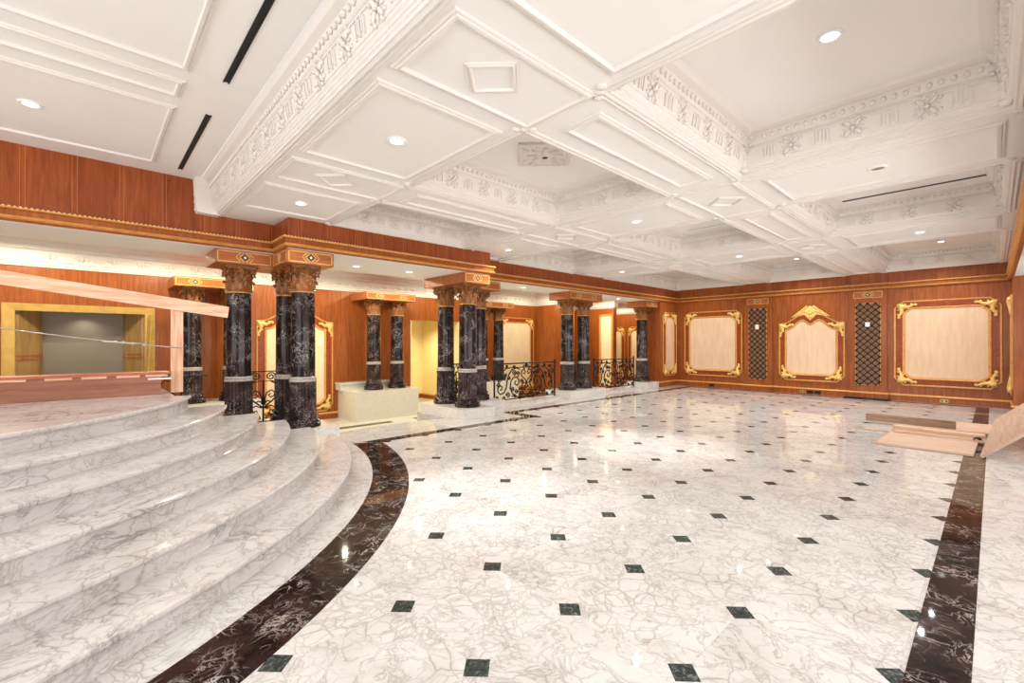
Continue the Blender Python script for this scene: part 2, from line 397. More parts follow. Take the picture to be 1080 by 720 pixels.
# ---- ceiling : soffit grid with coffer openings, coffer tops, front ceiling
rows = [(2.80, 5.33), (6.87, 9.38), (10.92, 15.14)]
cols_x = lambda r: [(-7.05 if r == 0 else -7.62, -5.53), (-4.67, -2.83), (-1.93, .12)]
INS = .19
ce = MB()
xe0, xe1 = -8.0, 4.5
def q(x0, x1, y0, y1, z): ce.add([(x0, y0, z), (x0, y1, z), (x1, y1, z), (x1, y0, z)], [(0, 1, 2, 3)])
yprev = 1.34
for r, (a, b) in enumerate(rows):
    q(xe0, xe1, yprev, a, ZS); xp = xe0
    for (c, d) in cols_x(r):
        q(xp, c, a, b, ZS); xp = d
        q(c + INS, d - INS, a + INS, b - INS, ZT)
    q(xp, xe1, a, b, ZS); yprev = b
q(xe0, xe1, yprev, 15.4, ZS)
q(xe0, xe1, -6, 1.34 - INS, ZT)
structure(ce.build('ceiling', 'plaster'))
PROF = [(-.09, 3.35), (-.09, 3.343), (-.075, 3.335), (-.06, 3.343), (-.05, 3.343), (-.035, 3.333), (-.015, 3.343), (0, 3.343), (0, 3.37), (.012, 3.375), (.012, 3.395), (.024, 3.40), (.024, 3.42), (.038, 3.43), (.042, 3.445), (.052, 3.447), (.075, 3.62), (.062, 3.628), (.062, 3.645), (.075, 3.65), (.085, 3.66), (.105, 3.735), (.095, 3.74), (.095, 3.755), (.12, 3.765), (.15, 3.775), (.17, 3.795), (.19, 3.81)]
def rosette(mb, c, t, n, u, s=1.0):
    # c centre, t along, n out of the frieze, u up
    c = Vector(c); t = Vector(t); n = Vector(n); u = Vector(u)
    mb.blob(c + n * .012, t * .018 * s, u * .018 * s, n * .022)
    for i in range(4):
        a = pi / 4 + i * pi / 2; d = cos(a) * t + sin(a) * u; e = -sin(a) * t + cos(a) * u
        mb.blob(c + d * .048 * s + n * .006, d * .034 * s, e * .017 * s, n * .016)
        for sg in (-1, 1): mb.blob(c + d * .075 * s + e * sg * .022 * s + n * .004, d * .016 * s, e * .014 * s, n * .016, nu=6, nv=3)
    for sg in (-1, 1):
        mb.blob(c + u * sg * .05 * s + n * .004, t * .012 * s, u * .024 * s, n * .013, nu=6, nv=3)
        mb.blob(c + t * sg * .05 * s + n * .004, t * .022 * s, u * .011 * s, n * .012, nu=6, nv=3)
def frieze_run(mb, p0, p1, inward, end=.25, pitch=.47):
    p0 = Vector((p0[0], p0[1], 0)); p1 = Vector((p1[0], p1[1], 0)); t = (p1 - p0); L = t.length; t.normalize(); n = Vector((inward[0], inward[1], 0)); U = Vector((0, 0, 1))
    slope = Vector((n.x * .023, n.y * .023, .173)).normalized()
    nn = (n - slope * n.dot(slope)).normalized()
    k = max(1, int(round((L - 2 * end) / pitch))); sp = (L - 2 * end) / k
    for i in range(k):
        s = end + sp * (i + .5); c = p0 + t * s + n * .063 + U * 3.533
        rosette(mb, c, t, nn, slope, 1.25)
    for i in range(k + 1):
        s = end + sp * i
        if i in (0, k): s += .05 if i == 0 else -.05
        for j in range(-2, 3):
            c = p0 + t * (s + j * .03) + n * .066 + U * (3.533 + (.012 if j % 2 else -.012))
            mb.obox(c, t * .009, slope * .052, nn * .009)
    m_ = int((L - .3) / .075)
    for i in range(m_):
        c = p0 + t * (.15 + (L - .3) * (i + .5) / m_) + n * .098 + U * 3.695
        mb.blob(c, t * .026, U * .030, n * .016, nu=6, nv=3)
    mb.obox(p0 + t * L / 2 + n * .07 + U * 3.60, t * (L / 2 - .12), U * .006, n * .01)
def corner_leaf(mb, c, d):
    # c: opening corner (x,y), d: diagonal inward (unit signs)
    dx, dy = d; n = Vector((dx, dy, 0)).normalized(); t = Vector((-n.y, n.x, 0)); U = Vector((0, 0, 1)); C = Vector((c[0], c[1], 0))
    prof = [(.05, 3.40, .045), (.085, 3.46, .06), (.10, 3.56, .068), (.125, 3.68, .06), (.18, 3.76, .045), (.24, 3.81, .03)]
    rings = []
    for r, z, wd in prof:
        rings.append([C + n * (r - .05) - t * wd * 1.6 + U * z, C + n * r - t * wd * .7 + U * z, C + n * (r + .02) + U * z, C + n * r + t * wd * .7 + U * z, C + n * (r - .05) + t * wd * 1.6 + U * z])
    mb.loft(rings, closed=False)
    for i in range(5):
        z = 3.42 + i * .075; r = .075 + i * .025
        for sg in (-1, 1): mb.blob(C + n * r + t * sg * .03 + U * z, (t * sg + U * .6).normalized() * .035, n * .02, (U - t * sg * .6).normalized() * .018, nu=6, nv=3)
    mb.blob(C + n * .07 + U * 3.40, t * .05, n * .04, U * .03, nu=8)
    for sg in (-1, 0, 1): mb.blob(C - n * .07 + t * sg * .07 + U * 3.345, t * .045, n * .045, U * .018, nu=8)
ti = 10
for r, (a, b) in enumerate(rows):
    for ci, (c, d) in enumerate(cols_x(r)):
        m = MB(); P = rectp(c, d, a, b); sweep_loop(m, P, PROF)
        frieze_run(m, (c, a), (d, a), (0, 1)); frieze_run(m, (d, b), (c, b), (0, -1))
        frieze_run(m, (d, a), (d, b), (-1, 0)); frieze_run(m, (c, b), (c, a), (1, 0))
        for (x, sx) in ((c, 1), (d, -1)):
            for (y, sy) in ((a, 1), (b, -1)): corner_leaf(m, (x, y), (sx, sy))
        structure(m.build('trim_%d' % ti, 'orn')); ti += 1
m = MB(); sweep_path(m, [(XL0 + .02, 1.34), (4.5, 1.34)], [(d * .95, z) for d, z in PROF])
frieze_run(m, (XL0 + .02, 1.34), (4.5, 1.34), (0, -1))
yz = [(1.38, 3.325), (1.2, 3.325), (1.11, 3.33), (1.10, 3.38), (1.09, 3.6), (1.08, 3.81), (1.38, 3.81)]
m.add([(XL0 + .005, y_, z_) for y_, z_ in yz] + [(XL0 + .15, y_, z_) for y_, z_ in yz], [tuple(range(7)), tuple(range(13, 6, -1))] + [(i, 7 + i, 7 + (i + 1) % 7, (i + 1) % 7) for i in range(7)])
for i in range(12): m.blob((XL0 + .05 + .03 * (i % 3), 1.10 - .001 * i, 3.38 + .035 * i), (.02, .01, 0), (0, .012, 0), (0, 0, .018), nu=6, nv=3)
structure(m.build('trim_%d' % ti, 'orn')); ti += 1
# soffit panel frames (raised mouldings, shade lines put into their darker plaster)
FR = [(0, 0), (0, -.010), (.012, -.016), (.02, -.010), (.03, -.022), (.05, -.024), (.056, -.006), (.06, 0)]
def frame(mb, poly, z, s=1.0): sweep_loop(mb, poly, [(d * s, z + h * s) for d, h in FR])
def diamond(mb, cx, cy, z, h=.25): frame(mb, [(cx, cy - h), (cx + h, cy), (cx, cy + h), (cx - h, cy)], z, .7)
m = MB(); PX = {0: [(-6.88, -5.72), (-4.56, -2.94), (-1.80, .08)], 1: [(-7.5, -5.72), (-4.56, -2.94), (-1.80, .08)], 2: [(-7.5, -5.72), (-4.56, -2.94), (-1.80, .08)]}
bands = [(1.47, 2.64), (5.55, 6.63), (9.60, 10.68)]
for bi, (a, b) in enumerate(bands):
    for (c, d) in PX[bi]: frame(m, rectp(c, d, a, b), ZS)
    y0, y1 = (1.47, 2.76) if bi == 0 else (a - .18, b + .22)
    for (c, d) in ((-5.46, -4.75), (-2.76, -2.02)):
        frame(m, rectp(c, d, y0, y1), ZS); diamond(m, (c + d) / 2, 2.06 if bi == 0 else (a + b) / 2, ZS)
for (a, b) in rows:
    for (c, d) in ((-5.32, -4.90), (-2.57, -2.15)): frame(m, rectp(c, d, a + .18, b - .22), ZS)
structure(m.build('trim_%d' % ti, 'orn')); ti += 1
m = MB()
for (c, d) in ((-7.33, -5.46), (-4.68, -2.85), (-2.0, .1)): frame(m, rectp(c, d, -4.5, .63), ZT)
frame(m, rectp(-5.24, -4.88, -4.5, .63), ZT); frame(m, rectp(-2.62, -2.22, -4.5, .63), ZT)
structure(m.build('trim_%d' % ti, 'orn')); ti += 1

# ---- fascia over the colonnade, back wall, piers
m = MB(); m.box(-8.55, XL0, -6, 2.15, 2.9, ZT + .05); m.box(-8.55, XL1, 2.15, 6.05, 2.9, ZS + .05); m.box(-8.55, XL2, 6.05, 15.3, 2.9, ZS + .05)
structure(m.build('trim_%d' % ti, 'fascia')); ti += 1
m = MB(); m.box(-8.62, XL0, -6, 2.15, 2.893, 2.899); m.box(-8.62, XL1, 2.15, 6.05, 2.893, 2.899); m.box(-8.62, XL2, 6.05, 14.12, 2.893, 2.899)
structure(m.build('trim_%d' % ti, 'plaster')); ti += 1
m = MB(); m.box(XR, 1.15, 3, 15.3, 2.9, ZS + .05)
structure(m.build('trim_%d' % ti, 'fascia')); ti += 1
m = MB(); m.box(-8.6, 1.2, YB, YB + .2, -.1, 3.6); m.box(-5.44, -4.64, YB - .06, YB, 0, ZS); m.box(-2.70, -1.91, YB - .06, YB, 0, ZS)
m.box(-8.55, XL2, 14.12, YB, 0, 2.9); m.box(XR, 1.15, 14.12, YB, 0, 2.9)
structure(m.build('wall_back', 'wood'))
PIL = [(-5.44, -4.64), (-2.70, -1.91)]
def back_path():
    p = []
    for a, b in PIL: p += [(a, YB), (a, YB - .06), (b, YB - .06), (b, YB)]
    return p
path = [(XL0, -6), (XL0, 2.15), (XL1, 2.15), (XL1, 6.05), (XL2, 6.05), (XL2, YB)] + back_path() + [(XR, YB), (XR, 3)]
m = MB()
sweep_path(m, path, [(0, 2.90), (.02, 2.90), (.03, 2.925)], 0)
sweep_path(m, path, [(.03, 2.925), (.06, 2.93), (.075, 2.945), (.06, 2.962), (.05, 2.966)], 1)
sweep_path(m, path, [(.05, 2.966), (.05, 3.03), (.06, 3.035)], 0)
sweep_path(m, path, [(.06, 3.035), (.085, 3.042), (.088, 3.052), (.055, 3.066), (.0, 3.07)], 1)
pp = offset_path(path, .083)
for i in range(len(pp) - 1):
    a = Vector((*pp[i], 3.06)); b = Vector((*pp[i + 1], 3.06)); L = (b - a).length
    if L < .05: continue
    n = max(1, int(L / .045)); t = (b - a).normalized(); nn = Vector((t.y, -t.x, 0))
    for k in range(n): m.blob(a + t * L * (k + .5) / n - nn * .012, t * .014, nn * .013, Vector((0, 0, .013)), 2, nu=6, nv=3)
structure(m.build('trim_%d' % ti, ['wood', 'goldwood', 'bead'])); ti += 1
def base_sweep(name, path, z=0, g='goldwood'):
    m = MB(); sweep_path(m, path, [(.025, z), (.025, z + .135), (.018, z + .14)], 0)
    sweep_path(m, path, [(.018, z + .14), (.034, z + .145), (.034, z + .165), (.02, z + .18), (0, z + .19)], 1)
    return structure(m.build(name, ['wood', g]))
base_sweep('baseboard_back', [(-8.5, 14.12), (XL2, 14.12), (XL2, YB)] + back_path() + [(XR, YB), (XR, 14.12), (1.1, 14.12)])

# ---- right hand side (open bay beside the border)
m = MB(); m.box(4.5, 4.7, -6, 15.4, -.1, 3.6)
m.box(1.15, 4.5, 15.1, 15.3, 0, 3.6)
structure(m.build('wall_right', 'wood'))
m = MB(); m.box(XR + .02, 4.5, 3, 15.3, 2.893, 2.899); structure(m.build('ceiling_side_bay', 'plaster'))

# ---- gallery shell
XG = -12.6; ZC = 2.96; ZGC = 3.45
m = MB()
m.box(XG - .2, XG, -8, -1.05, -.6, 3.5); m.box(XG - .2, XG, -1.05, .95, 2.16, 3.5); m.box(XG - .2, XG, -1.05, .95, -.6, .75)
m.box(XG - .2, XG, .95, 7.43, -.6, 3.5); m.box(XG - .2, XG, 7.43, 9.35, 2.22, 3.5); m.box(XG - .2, XG, 9.35, 13.1, -.6, 3.5)
m.box(XG - .2, -11.56, 13.1, 14.3, -.6, 3.5); m.box(XG - 2.6, XG - 2.4, 14.3, 20, -.6, 3.5); m.box(XG - 2.6, XG, 14.1, 14.3, -.6, 3.5)
m.box(-13.2, -10.98, 16.2, 16.4, -.6, 3.5)
m.box(-15.2, -8.5, 20, 20.2, -.6, 3.5)
m.box(-8.6, -8.4, 15.5, 20.2, -.6, 3.5); m.box(-14, -8.5, -8.2, -8, -.6, 3.5)
structure(m.build('wall_left', 'wood'))
m = MB(); m.box(-15, -8.5, -8, 21, ZGC, ZGC + .1); structure(m.build('ceiling_gallery', 'plaster'))
m = MB()
gp = [(XG, -8), (XG, 13.1), (-11.56, 13.1), (-11.56, 14.3)]
sweep_path(m, gp, [(0, ZC), (.03, ZC), (.04, ZC + .03), (.06, ZC + .04), (.06, ZC + .09), (.09, ZC + .10), (.11, ZC + .30), (.16, ZC + .32), (.16, ZC + .38), (.22, ZC + .43), (.26, ZGC)])
y = -7.6
while y < 12.9:
    for s in (-1, 1):
        m.blob((XG + .11, y + s * .07, ZC + .20), (.016, 0, 0), (0, .05, .02 * s), (0, -.01, .035), nu=6, nv=3)
    m.blob((XG + .115, y, ZC + .20), (.02, 0, 0), (0, .03, 0), (0, 0, .07), nu=6, nv=3)
    for j in range(-2, 3): m.box(XG + .09, XG + .115, y + .23 + j * .035 - .01, y + .23 + j * .035 + .01, ZC + .14, ZC + .26)
    y += .47
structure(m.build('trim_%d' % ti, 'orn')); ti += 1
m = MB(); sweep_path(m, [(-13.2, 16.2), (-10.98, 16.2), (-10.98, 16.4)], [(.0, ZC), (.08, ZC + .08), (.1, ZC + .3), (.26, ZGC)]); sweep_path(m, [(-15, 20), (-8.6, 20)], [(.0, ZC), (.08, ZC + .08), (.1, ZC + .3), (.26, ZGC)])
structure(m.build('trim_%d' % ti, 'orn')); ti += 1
for nm, p in (('baseboard_left', [(XG, -8), (XG, 7.43)]), ('baseboard_gallery', [(XG, 9.35), (XG, 13.1), (-11.56, 13.1), (-11.56, 14.3)]), ('baseboard_end', [(-13.2, 16.2), (-10.98, 16.2)]), ('baseboard_far', [(-15, 20), (-8.6, 20)])):
    base_sweep(nm, p, -.6, 'goldline')
# passage behind the opening
m = MB(); m.box(-15.2, -15, 6.2, 9.8, -.6, 2.5); m.box(-15.2, XG - .2, 9.35, 9.5, -.6, 2.5); m.box(-15.2, XG - .2, 6.6, 6.7, -.6, 2.5)
m.box(XG - .2, XG - .01, 9.30, 9.352, -.6, 2.22); m.box(XG - .2, XG - .01, 7.43, 7.47, -.6, 2.22); m.box(-15.2, XG - .2, 6.6, 9.5, 2.42, 2.5)
structure(m.build('wall_passage', 'yellow'))
base_sweep('baseboard_passage', [(-15, 6.7), (-15, 9.35), (XG - .2, 9.35)], -.6)
m = MB(); m.box(-13.6, -12.9, 6.78, 6.83, -.6, 1.95); d1 = structure(m.build('door_1', 'grey'))
m = MB(); m.box(-12.9, -12.82, 6.72, 6.86, -.6, 2.05)
for z in (-.2, .6, 1.4): m.box(-12.84, -12.80, 6.70, 6.88, z, z + .1)
m.build('door_frame', 'white', d1)

# ================================================================== COLUMNS
def leaf(mb, a, r0, z0, h, wd, curl, lean):
    ca, sa = cos(a), sin(a); t = Vector((-sa, ca, 0)); n = Vector((ca, sa, 0)); U = Vector((0, 0, 1)); rows_ = []
    for i in range(7):
        f = i / 6; out = lean * f + curl * max(0, f - .6) ** 2 * 6; z = z0 + h * (f if f < .85 else .85 - (f - .85) * .9)
        ww = wd * (0.75 + .6 * sin(pi * min(1, f * 1.15)) - .55 * f) * (1.12 if i % 2 else .92)
        c = n * (r0 + out) + U * z
        rows_.append([c - t * ww - n * .012, c - t * ww * .45 + n * .004, c + n * .016, c + t * ww * .45 + n * .004, c + t * ww - n * .012])
    mb.loft(rows_, closed=False, smooth=True)
    mb.blob(n * (r0 + lean + curl * .8) + U * (z0 + h * .80), t * wd * .55, n * .022, U * .024, nu=6, nv=4)
def capital_mesh():
    m = MB()
    m.lathe([(.172, 0), (.19, .004), (.198, .018), (.19, .032), (.172, .036), (.172, .05), (.175, .2), (.195, .3), (.235, .345)], 24)
    for k in range(8): leaf(m, 2 * pi * k / 8, .175, .03, .16, .062, .045, .022)
    for k in range(8): leaf(m, 2 * pi * (k + .5) / 8, .178, .08, .23, .058, .055, .04)
    for k in range(4):
        a = pi / 4 + k * pi / 2; n = Vector((cos(a), sin(a), 0)); U = Vector((0, 0, 1)); t = Vector((-sin(a), cos(a), 0))
        pts = [n * .17 + U * .2, n * .2 + U * .27, n * .25 + U * .325]
        for i in range(11):
            b = radians(120) - i * radians(52); rr = .042 * (1 - i / 13)
            pts.append(n * (.285 + rr * cos(b)) + U * (.312 + rr * sin(b)))
        m.tube(pts, [.02] * 3 + [.021 - .0011 * i for i in range(11)], 6)
        for sg in (-1, 1):
            m.tube([n * .18 + t * sg * .03 + U * .2, n * .2 + t * sg * .07 + U * .28, n * .21 + t * sg * .11 + U * .33, n * .2 + t * sg * .085 + U * .335], .012, 5)
    for k in range(4):
        a = k * pi / 2; m.blob((cos(a) * .235, sin(a) * .235, .355), (cos(a) * .03, sin(a) * .03, 0), (-sin(a) * .045, cos(a) * .045, 0), (0, 0, .03))
    ab = []
    for k in range(4):
        a0 = pi / 4 + k * pi / 2
        for f in (-1, 1): ab.append((.345 * cos(a0) - f * .03 * sin(a0) * -1 * -1, .345 * sin(a0) + f * .03 * cos(a0)))
        for f in (.25, .5, .75):
            a = a0 + f * pi / 2; r = .265 - .03 * sin(pi * f); ab.append((r / max(abs(cos(a)), abs(sin(a))) * cos(a), r / max(abs(cos(a)), abs(sin(a))) * sin(a)))
    ab = sorted(ab, key=lambda q_: atan2(q_[1], q_[0]))
    m.prism([(x * .93, y_ * .93) for x, y_ in ab], .352, .372); m.prism(ab, .372, .40)
    return m
def make_column(label, group):
    t = thing('marble_column', label, 'column', group=group)
    m = MB(); m.lathe([(.262, 0), (.262, .05), (.25, .055), (.258, .07), (.262, .09), (.252, .112), (.228, .12), (.218, .135), (.22, .15), (.232, .155), (.234, .17), (.225, .183), (.21, .188)], 32); m.build('base', 'colm', t)
    fl_ = lambda a, z: 1 - .085 * max(0, 1 - abs(((a * 20 / (2 * pi)) % 1) - .5) * 2.6) if .21 < z < .70 else 1
    m = MB(); m.lathe([(.205, .188), (.205, .205), (.198, .215), (.196, .25), (.194, .66), (.196, .69), (.196, .705)], 120, fl=fl_, smooth=False); m.build('fluted_drum', 'drum', t)
    m = MB(); m.lathe([(.196, .705), (.203, .71), (.203, .722), (.196, .728), (.194, .748), (.2, .753), (.2, .768), (.185, .776), (.18, .782)], 32); m.build('ring', 'ring', t)
    m = MB(); m.lathe([(.178, .782), (.178, 1.1), (.176, 1.6), (.17, 2.09)], 32); m.build('shaft', 'colm', t)
    m = MB(); m.lathe([(.17, 2.086), (.186, 2.09), (.188, 2.10), (.176, 2.112)], 28); m.build('gilt_collar', 'goldwood', t)
    m = capital_mesh(); m.v = [(x * (1 - .17 * min(1, max(0, z) / .3)), y_ * (1 - .17 * min(1, max(0, z) / .3)), z + 2.10) for x, y_, z in m.v]; m.build('capital', 'capital', t)
    return t
G1 = 'columns along the edge of the main floor'; G2 = 'columns on the gallery pedestals'
spec = [((-7.44, 2.47), 'black marble fluted-base column beside the curved steps, front one of the corner trio', G1),
        ((-8.2, 2.47), 'black marble column half hidden behind the front one of the trio by the steps', G1),
        ((-8.2, 1.75), 'black marble column partly behind the end of the raised timber, left of the trio', G1),
        ((-7.42, 5.71), 'black marble column at the outer corner of the trio by the middle of the room', G1),
        ((-8.2, 5.71), 'black marble column left in the middle trio, beside the yellow passage', G1),
        ((-8.2, 6.62), 'black marble column tucked behind the right of the middle trio, next to railing', G1),
        ((-8.2, 9.82), 'left black marble column of the far pair between the two long railings', G1),
        ((-8.2, 10.55), 'right black marble column of the far pair between the two long railings', G1),
        ((-8.2, 13.76), 'single black marble column at the far end beside the panelled pier', G1),
        ((.84, 9.82), 'black marble column on the right side behind the leaning board, nearer one', G1),
        ((.84, 10.55), 'black marble column on the right side behind the leaning board, farther one', G1),
        ((-11.95, 1.65), 'gallery black column seen left of the one behind the timber end', G2),
        ((-11.95, 2.42), 'gallery black column almost hidden behind the column by the timber', G2),
        ((-11.95, 5.87), 'left gallery column on the tall white pedestal beside the arched wall panel', G2),
        ((-11.95, 6.6), 'right gallery column on the tall white pedestal beside the yellow passage', G2),
        ((-11.95, 9.83), 'left column of the gallery pair seen through the first railing', G2),
        ((-11.95, 10.56), 'right column of the gallery pair seen through the first railing', G2)]
c0 = None
for (x, y), lab, g in spec:
    if c0 is None: c0 = make_column(lab, g); c0.location = (x, y, .19)
    else: dup(c0, (x, y, .19), 0, lab, g)

def poly_thing(name, label, cat, poly, z0, z1, mat, lip=0, group=None):
    m = MB()
    if lip:
        m.prism(poly, z0, z1 - .03); m.prism(offset_poly(poly, -lip), z1 - .03, z1)
    else: m.prism(poly, z0, z1)
    return tag(m.build(name, mat), label, cat, group)
PA = [(-8.55, 1.36), (-7.80, 1.36), (-7.80, 2.13), (-7.11, 2.13), (-7.11, 2.82), (-8.55, 2.82)]
PB = [(-8.55, 5.38), (-7.09, 5.38), (-7.09, 6.04), (-7.80, 6.04), (-7.80, 6.95), (-8.55, 6.95)]
PC = rectp(-8.55, -7.80, 9.45, 10.92); PD = rectp(-8.55, -7.80, 13.40, 14.09)
PR = rectp(.56, 1.15, 9.45, 10.92)
GP = 'low marble plinths under the columns'
for P, lab in ((PA, 'low white marble plinth under the column trio by the steps'), (PB, 'low L-shaped white marble plinth under the middle column trio'), (PC, 'low white marble plinth under the far column pair between railings'), (PD, 'low white marble plinth under the single far column'), (PR, 'low white marble plinth at right behind the leaning board')):
    pl_ = [(x, y_) for x, y_ in offset_poly(P, -.07)] if P is not PD else rectp(-8.6, -7.76, 13.33, 14.10)
    poly_thing('column_plinth', lab, 'plinth', pl_, 0, .19, 'plinth', 0, GP)
GG = [(1.15, 2.95, 'gallery marble pedestal behind the steps, mostly hidden'), (5.12, 7.05, 'tall white marble pedestal under two gallery columns beside the yellow passage'), (9.2, 11.1, 'tall white marble pedestal seen through the first long railing')]
for a, b, lab in GG: poly_thing('gallery_pedestal', lab, 'pedestal', rectp(-12.59, -11.5, a, b), -.6, .19, 'pedestal', 0, 'tall pedestals along the gallery wall')
m = MB(); m.box(-12.59, -12.26, 5.05, 6.55, .19, .35); m.box(-12.59, -12.22, 5.03, 6.57, .35, .39)
tag(m.build('marble_ledge', 'pedestal'), 'low white marble ledge on top of the tall pedestal behind its columns', 'ledge')

# impost blocks with gold inlay
def line2(mb, O, u, v, n, a, b, wd=.010):       # thin raised strip in a face frame
    O = Vector(O); u = Vector(u); v = Vector(v); n = Vector(n)
    A = O + u * a[0] + v * a[1]; B = O + u * b[0] + v * b[1]; d = (B - A); L = d.length; d.normalize(); s = n.cross(d)
    mb.obox((A + B) / 2 + n * .001, d * (L / 2 + wd / 2), s * wd / 2, n * .003)
def rect2(mb, O, u, v, n, x0, x1, y0, y1, wd=.010):
    for a, b in (((x0, y0), (x1, y0)), ((x1, y0), (x1, y1)), ((x1, y1), (x0, y1)), ((x0, y1), (x0, y0))): line2(mb, O, u, v, n, a, b, wd)
def inlay_face(gm, dm, O, u, v, n, L, H, cs, fr=True, s=1.0):
    """gold frame and stepped diamonds at cs along a face of length L and height H, O = lower corner"""
    if fr: rect2(gm, O, u, v, n, .03, L - .03, .025, H - .025, .015)
    for c in cs:
        h = H / 2 - .022
        for k, (a, wd) in enumerate(((h * 1.0, .016),)):
            P = [(c, H / 2 - a), (c + a, H / 2), (c, H / 2 + a), (c - a, H / 2)]
            for i in range(4): line2(gm, O, u, v, n, P[i], P[(i + 1) % 4], wd)
        for sg in (-1, 1):
            P = [(c + sg * h * .62, H / 2 - h), (c + sg * h * 1.55, H / 2), (c + sg * h * .62, H / 2 + h)]
            for i in range(2): line2(gm, O, u, v, n, P[i], P[i + 1], .014)
        O_ = Vector(O); u_ = Vector(u); v_ = Vector(v); n_ = Vector(n); C = O_ + u_ * c + v_ * H / 2
        for mi, rr, hh in ((0, h * .62, .003), (1, h * .30, .005)):
            dm.obox(C + n_ * hh * .5, (u_ + v_) * rr / 2, (v_ - u_) * rr / 2, n_ * hh, mi)
def impost(label, poly, faces, z0=2.69, z1=2.892, group='inlaid wood impost blocks over the columns'):
    t = thing('impost_block', label, 'beam', (poly[0][0], poly[0][1], z0), group=group)
    mt = Matrix.Translation((-poly[0][0], -poly[0][1], -z0))
    def loc(mb): mb.v = [(x - poly[0][0], y_ - poly[0][1], z - z0) for x, y_, z in mb.v]; return mb
    m = MB(); m.prism(poly, z0, z1 - .008 if False else z1); loc(m).build('body', 'block', t)
    for (O, u, n, L, cs, oval) in faces:
        g = MB(); d = MB(); O3 = (O[0], O[1], z0)
        inlay_face(g, d, O3, u, (0, 0, 1), n, L, z1 - z0, cs[:1])
        for c in cs[1:]:
            d2 = MB(); inlay_face(g, d2, O3, u, (0, 0, 1), n, L, z1 - z0, [c], False); loc(d2).build('diamond', ['navy', 'ivory'], t)
        if oval:
            C = Vector(O3) + Vector(u) * L / 2 + Vector((0, 0, (z1 - z0) / 2)); U = Vector(u)
            g.tube([C + U * .055 * cos(a * pi / 8) + Vector((0, 0, .075 * sin(a * pi / 8))) + Vector(n) * .004 for a in range(17)], .008, 6)
            g.blob(C, U * .03, Vector((0, 0, .05)), Vector(n) * .012)
            for k in range(6): a = k * pi / 3; g.blob(C + U * .025 * cos(a) + Vector((0, 0, .04 * sin(a))), U * .014, Vector((0, 0, .018)), Vector(n) * .012)
        loc(g).build('gold_inlay', 'goldline', t)
        if d.v: loc(d).build('diamond', ['navy', 'ivory'], t)
    return t
Y = (0, 1, 0); Xp = (1, 0, 0); XU = (1, 0, 0); Yn = (0, -1, 0)
impost('L-shaped inlaid wood block over the column trio by the steps', PA, [((-7.80, 1.36), Y, Xp, .77, [.385], 0), ((-7.80, 2.13), XU, Yn, .69, [], 1), ((-7.11, 2.13), Y, Xp, .69, [.345], 0)])
impost('L-shaped inlaid wood block over the middle column trio', PB, [((-7.09, 5.38), Y, Xp, .66, [.33], 0), ((-7.80, 6.04), Y, Xp, .91, [.45], 0)])
impost('inlaid wood block with two diamonds over the far column pair', PC, [((-7.80, 9.45), Y, Xp, 1.47, [.40, 1.10], 0)])
impost('inlaid wood block over the single far column by the pier', PD, [((-7.80, 13.40), Y, Xp, .69, [.35], 0)])
impost('inlaid wood block on the right side above the leaning board', PR, [((.56, 10.92), (0, -1, 0), (-1, 0, 0), 1.47, [.4, 1.07], 0)])
for a, b, cs, lab in ((1.3, 2.78, [.36, 1.1], 'gallery wood block with diamonds over the columns behind the timber'), (5.48, 7.0, [.39, 1.12], 'gallery wood block with diamonds over the columns by the yellow passage'), (9.45, 10.95, [.38, 1.11], 'gallery wood block with diamonds seen above the first long railing')):
    impost(lab, rectp(-12.59, -11.58, a, b), [((-11.58, a), Y, Xp, b - a, cs, 0)])
# thin threshold slabs below the long rails
for a, b, lab in ((7.03, 9.37, 'thin white marble threshold under the first long railing'), (11.0, 13.32, 'thin white marble threshold under the far long railing')):
    poly_thing('marble_threshold', lab, 'threshold', rectp(-8.54, -7.9, a, b), 0, .05, 'slab', 0, 'thresholds under the railings')

# ================================================================== WALL PANELS
def acanthus(mb, C, du, dv, n, s=1.0):
    """gold corner leaf: C corner, du/dv unit vectors running along the two sides away from the corner"""
    C = Vector(C); du = Vector(du); dv = Vector(dv); n = Vector(n); dg = (du + dv).normalized()
    for a, b in ((du, dv), (dv, du)):
        pts = []; rs = []
        base = C + dg * .075 * s
        for i in range(9):
            f = i / 8; pts.append(base + a * (.27 * f) * s + b * (.05 * sin(pi * f) - .028 * f) * s + n * .016); rs.append((.042 * (1 - f) + .016) * s)
        e = pts[-1]
        for i in range(1, 8):
            an = i * .8; r_ = .028 * (1 - i / 10) * s; pts.append(e + b * (r_ * (1 - cos(an))) + a * (r_ * sin(an))); rs.append(.016 * s)
        mb.tube(pts, rs, 6)
        for i, f in enumerate((.15, .35, .55, .75)):
            sg = -1 if i % 2 else 1
            mb.blob(base + a * .27 * f * s + b * (.035 * sg + .02) * s + n * .012, (a * .5 + b * sg).normalized() * .042 * s, (a - b * sg * .5).normalized() * .02 * s, n * .018, nu=6, nv=4)
    mb.blob(C + dg * .08 * s + n * .02, dg * .06 * s, dg.cross(n) * .038 * s, n * .026)
    mb.blob(C + dg * .16 * s + n * .02, dg * .05 * s, dg.cross(n) * .03 * s, n * .022)
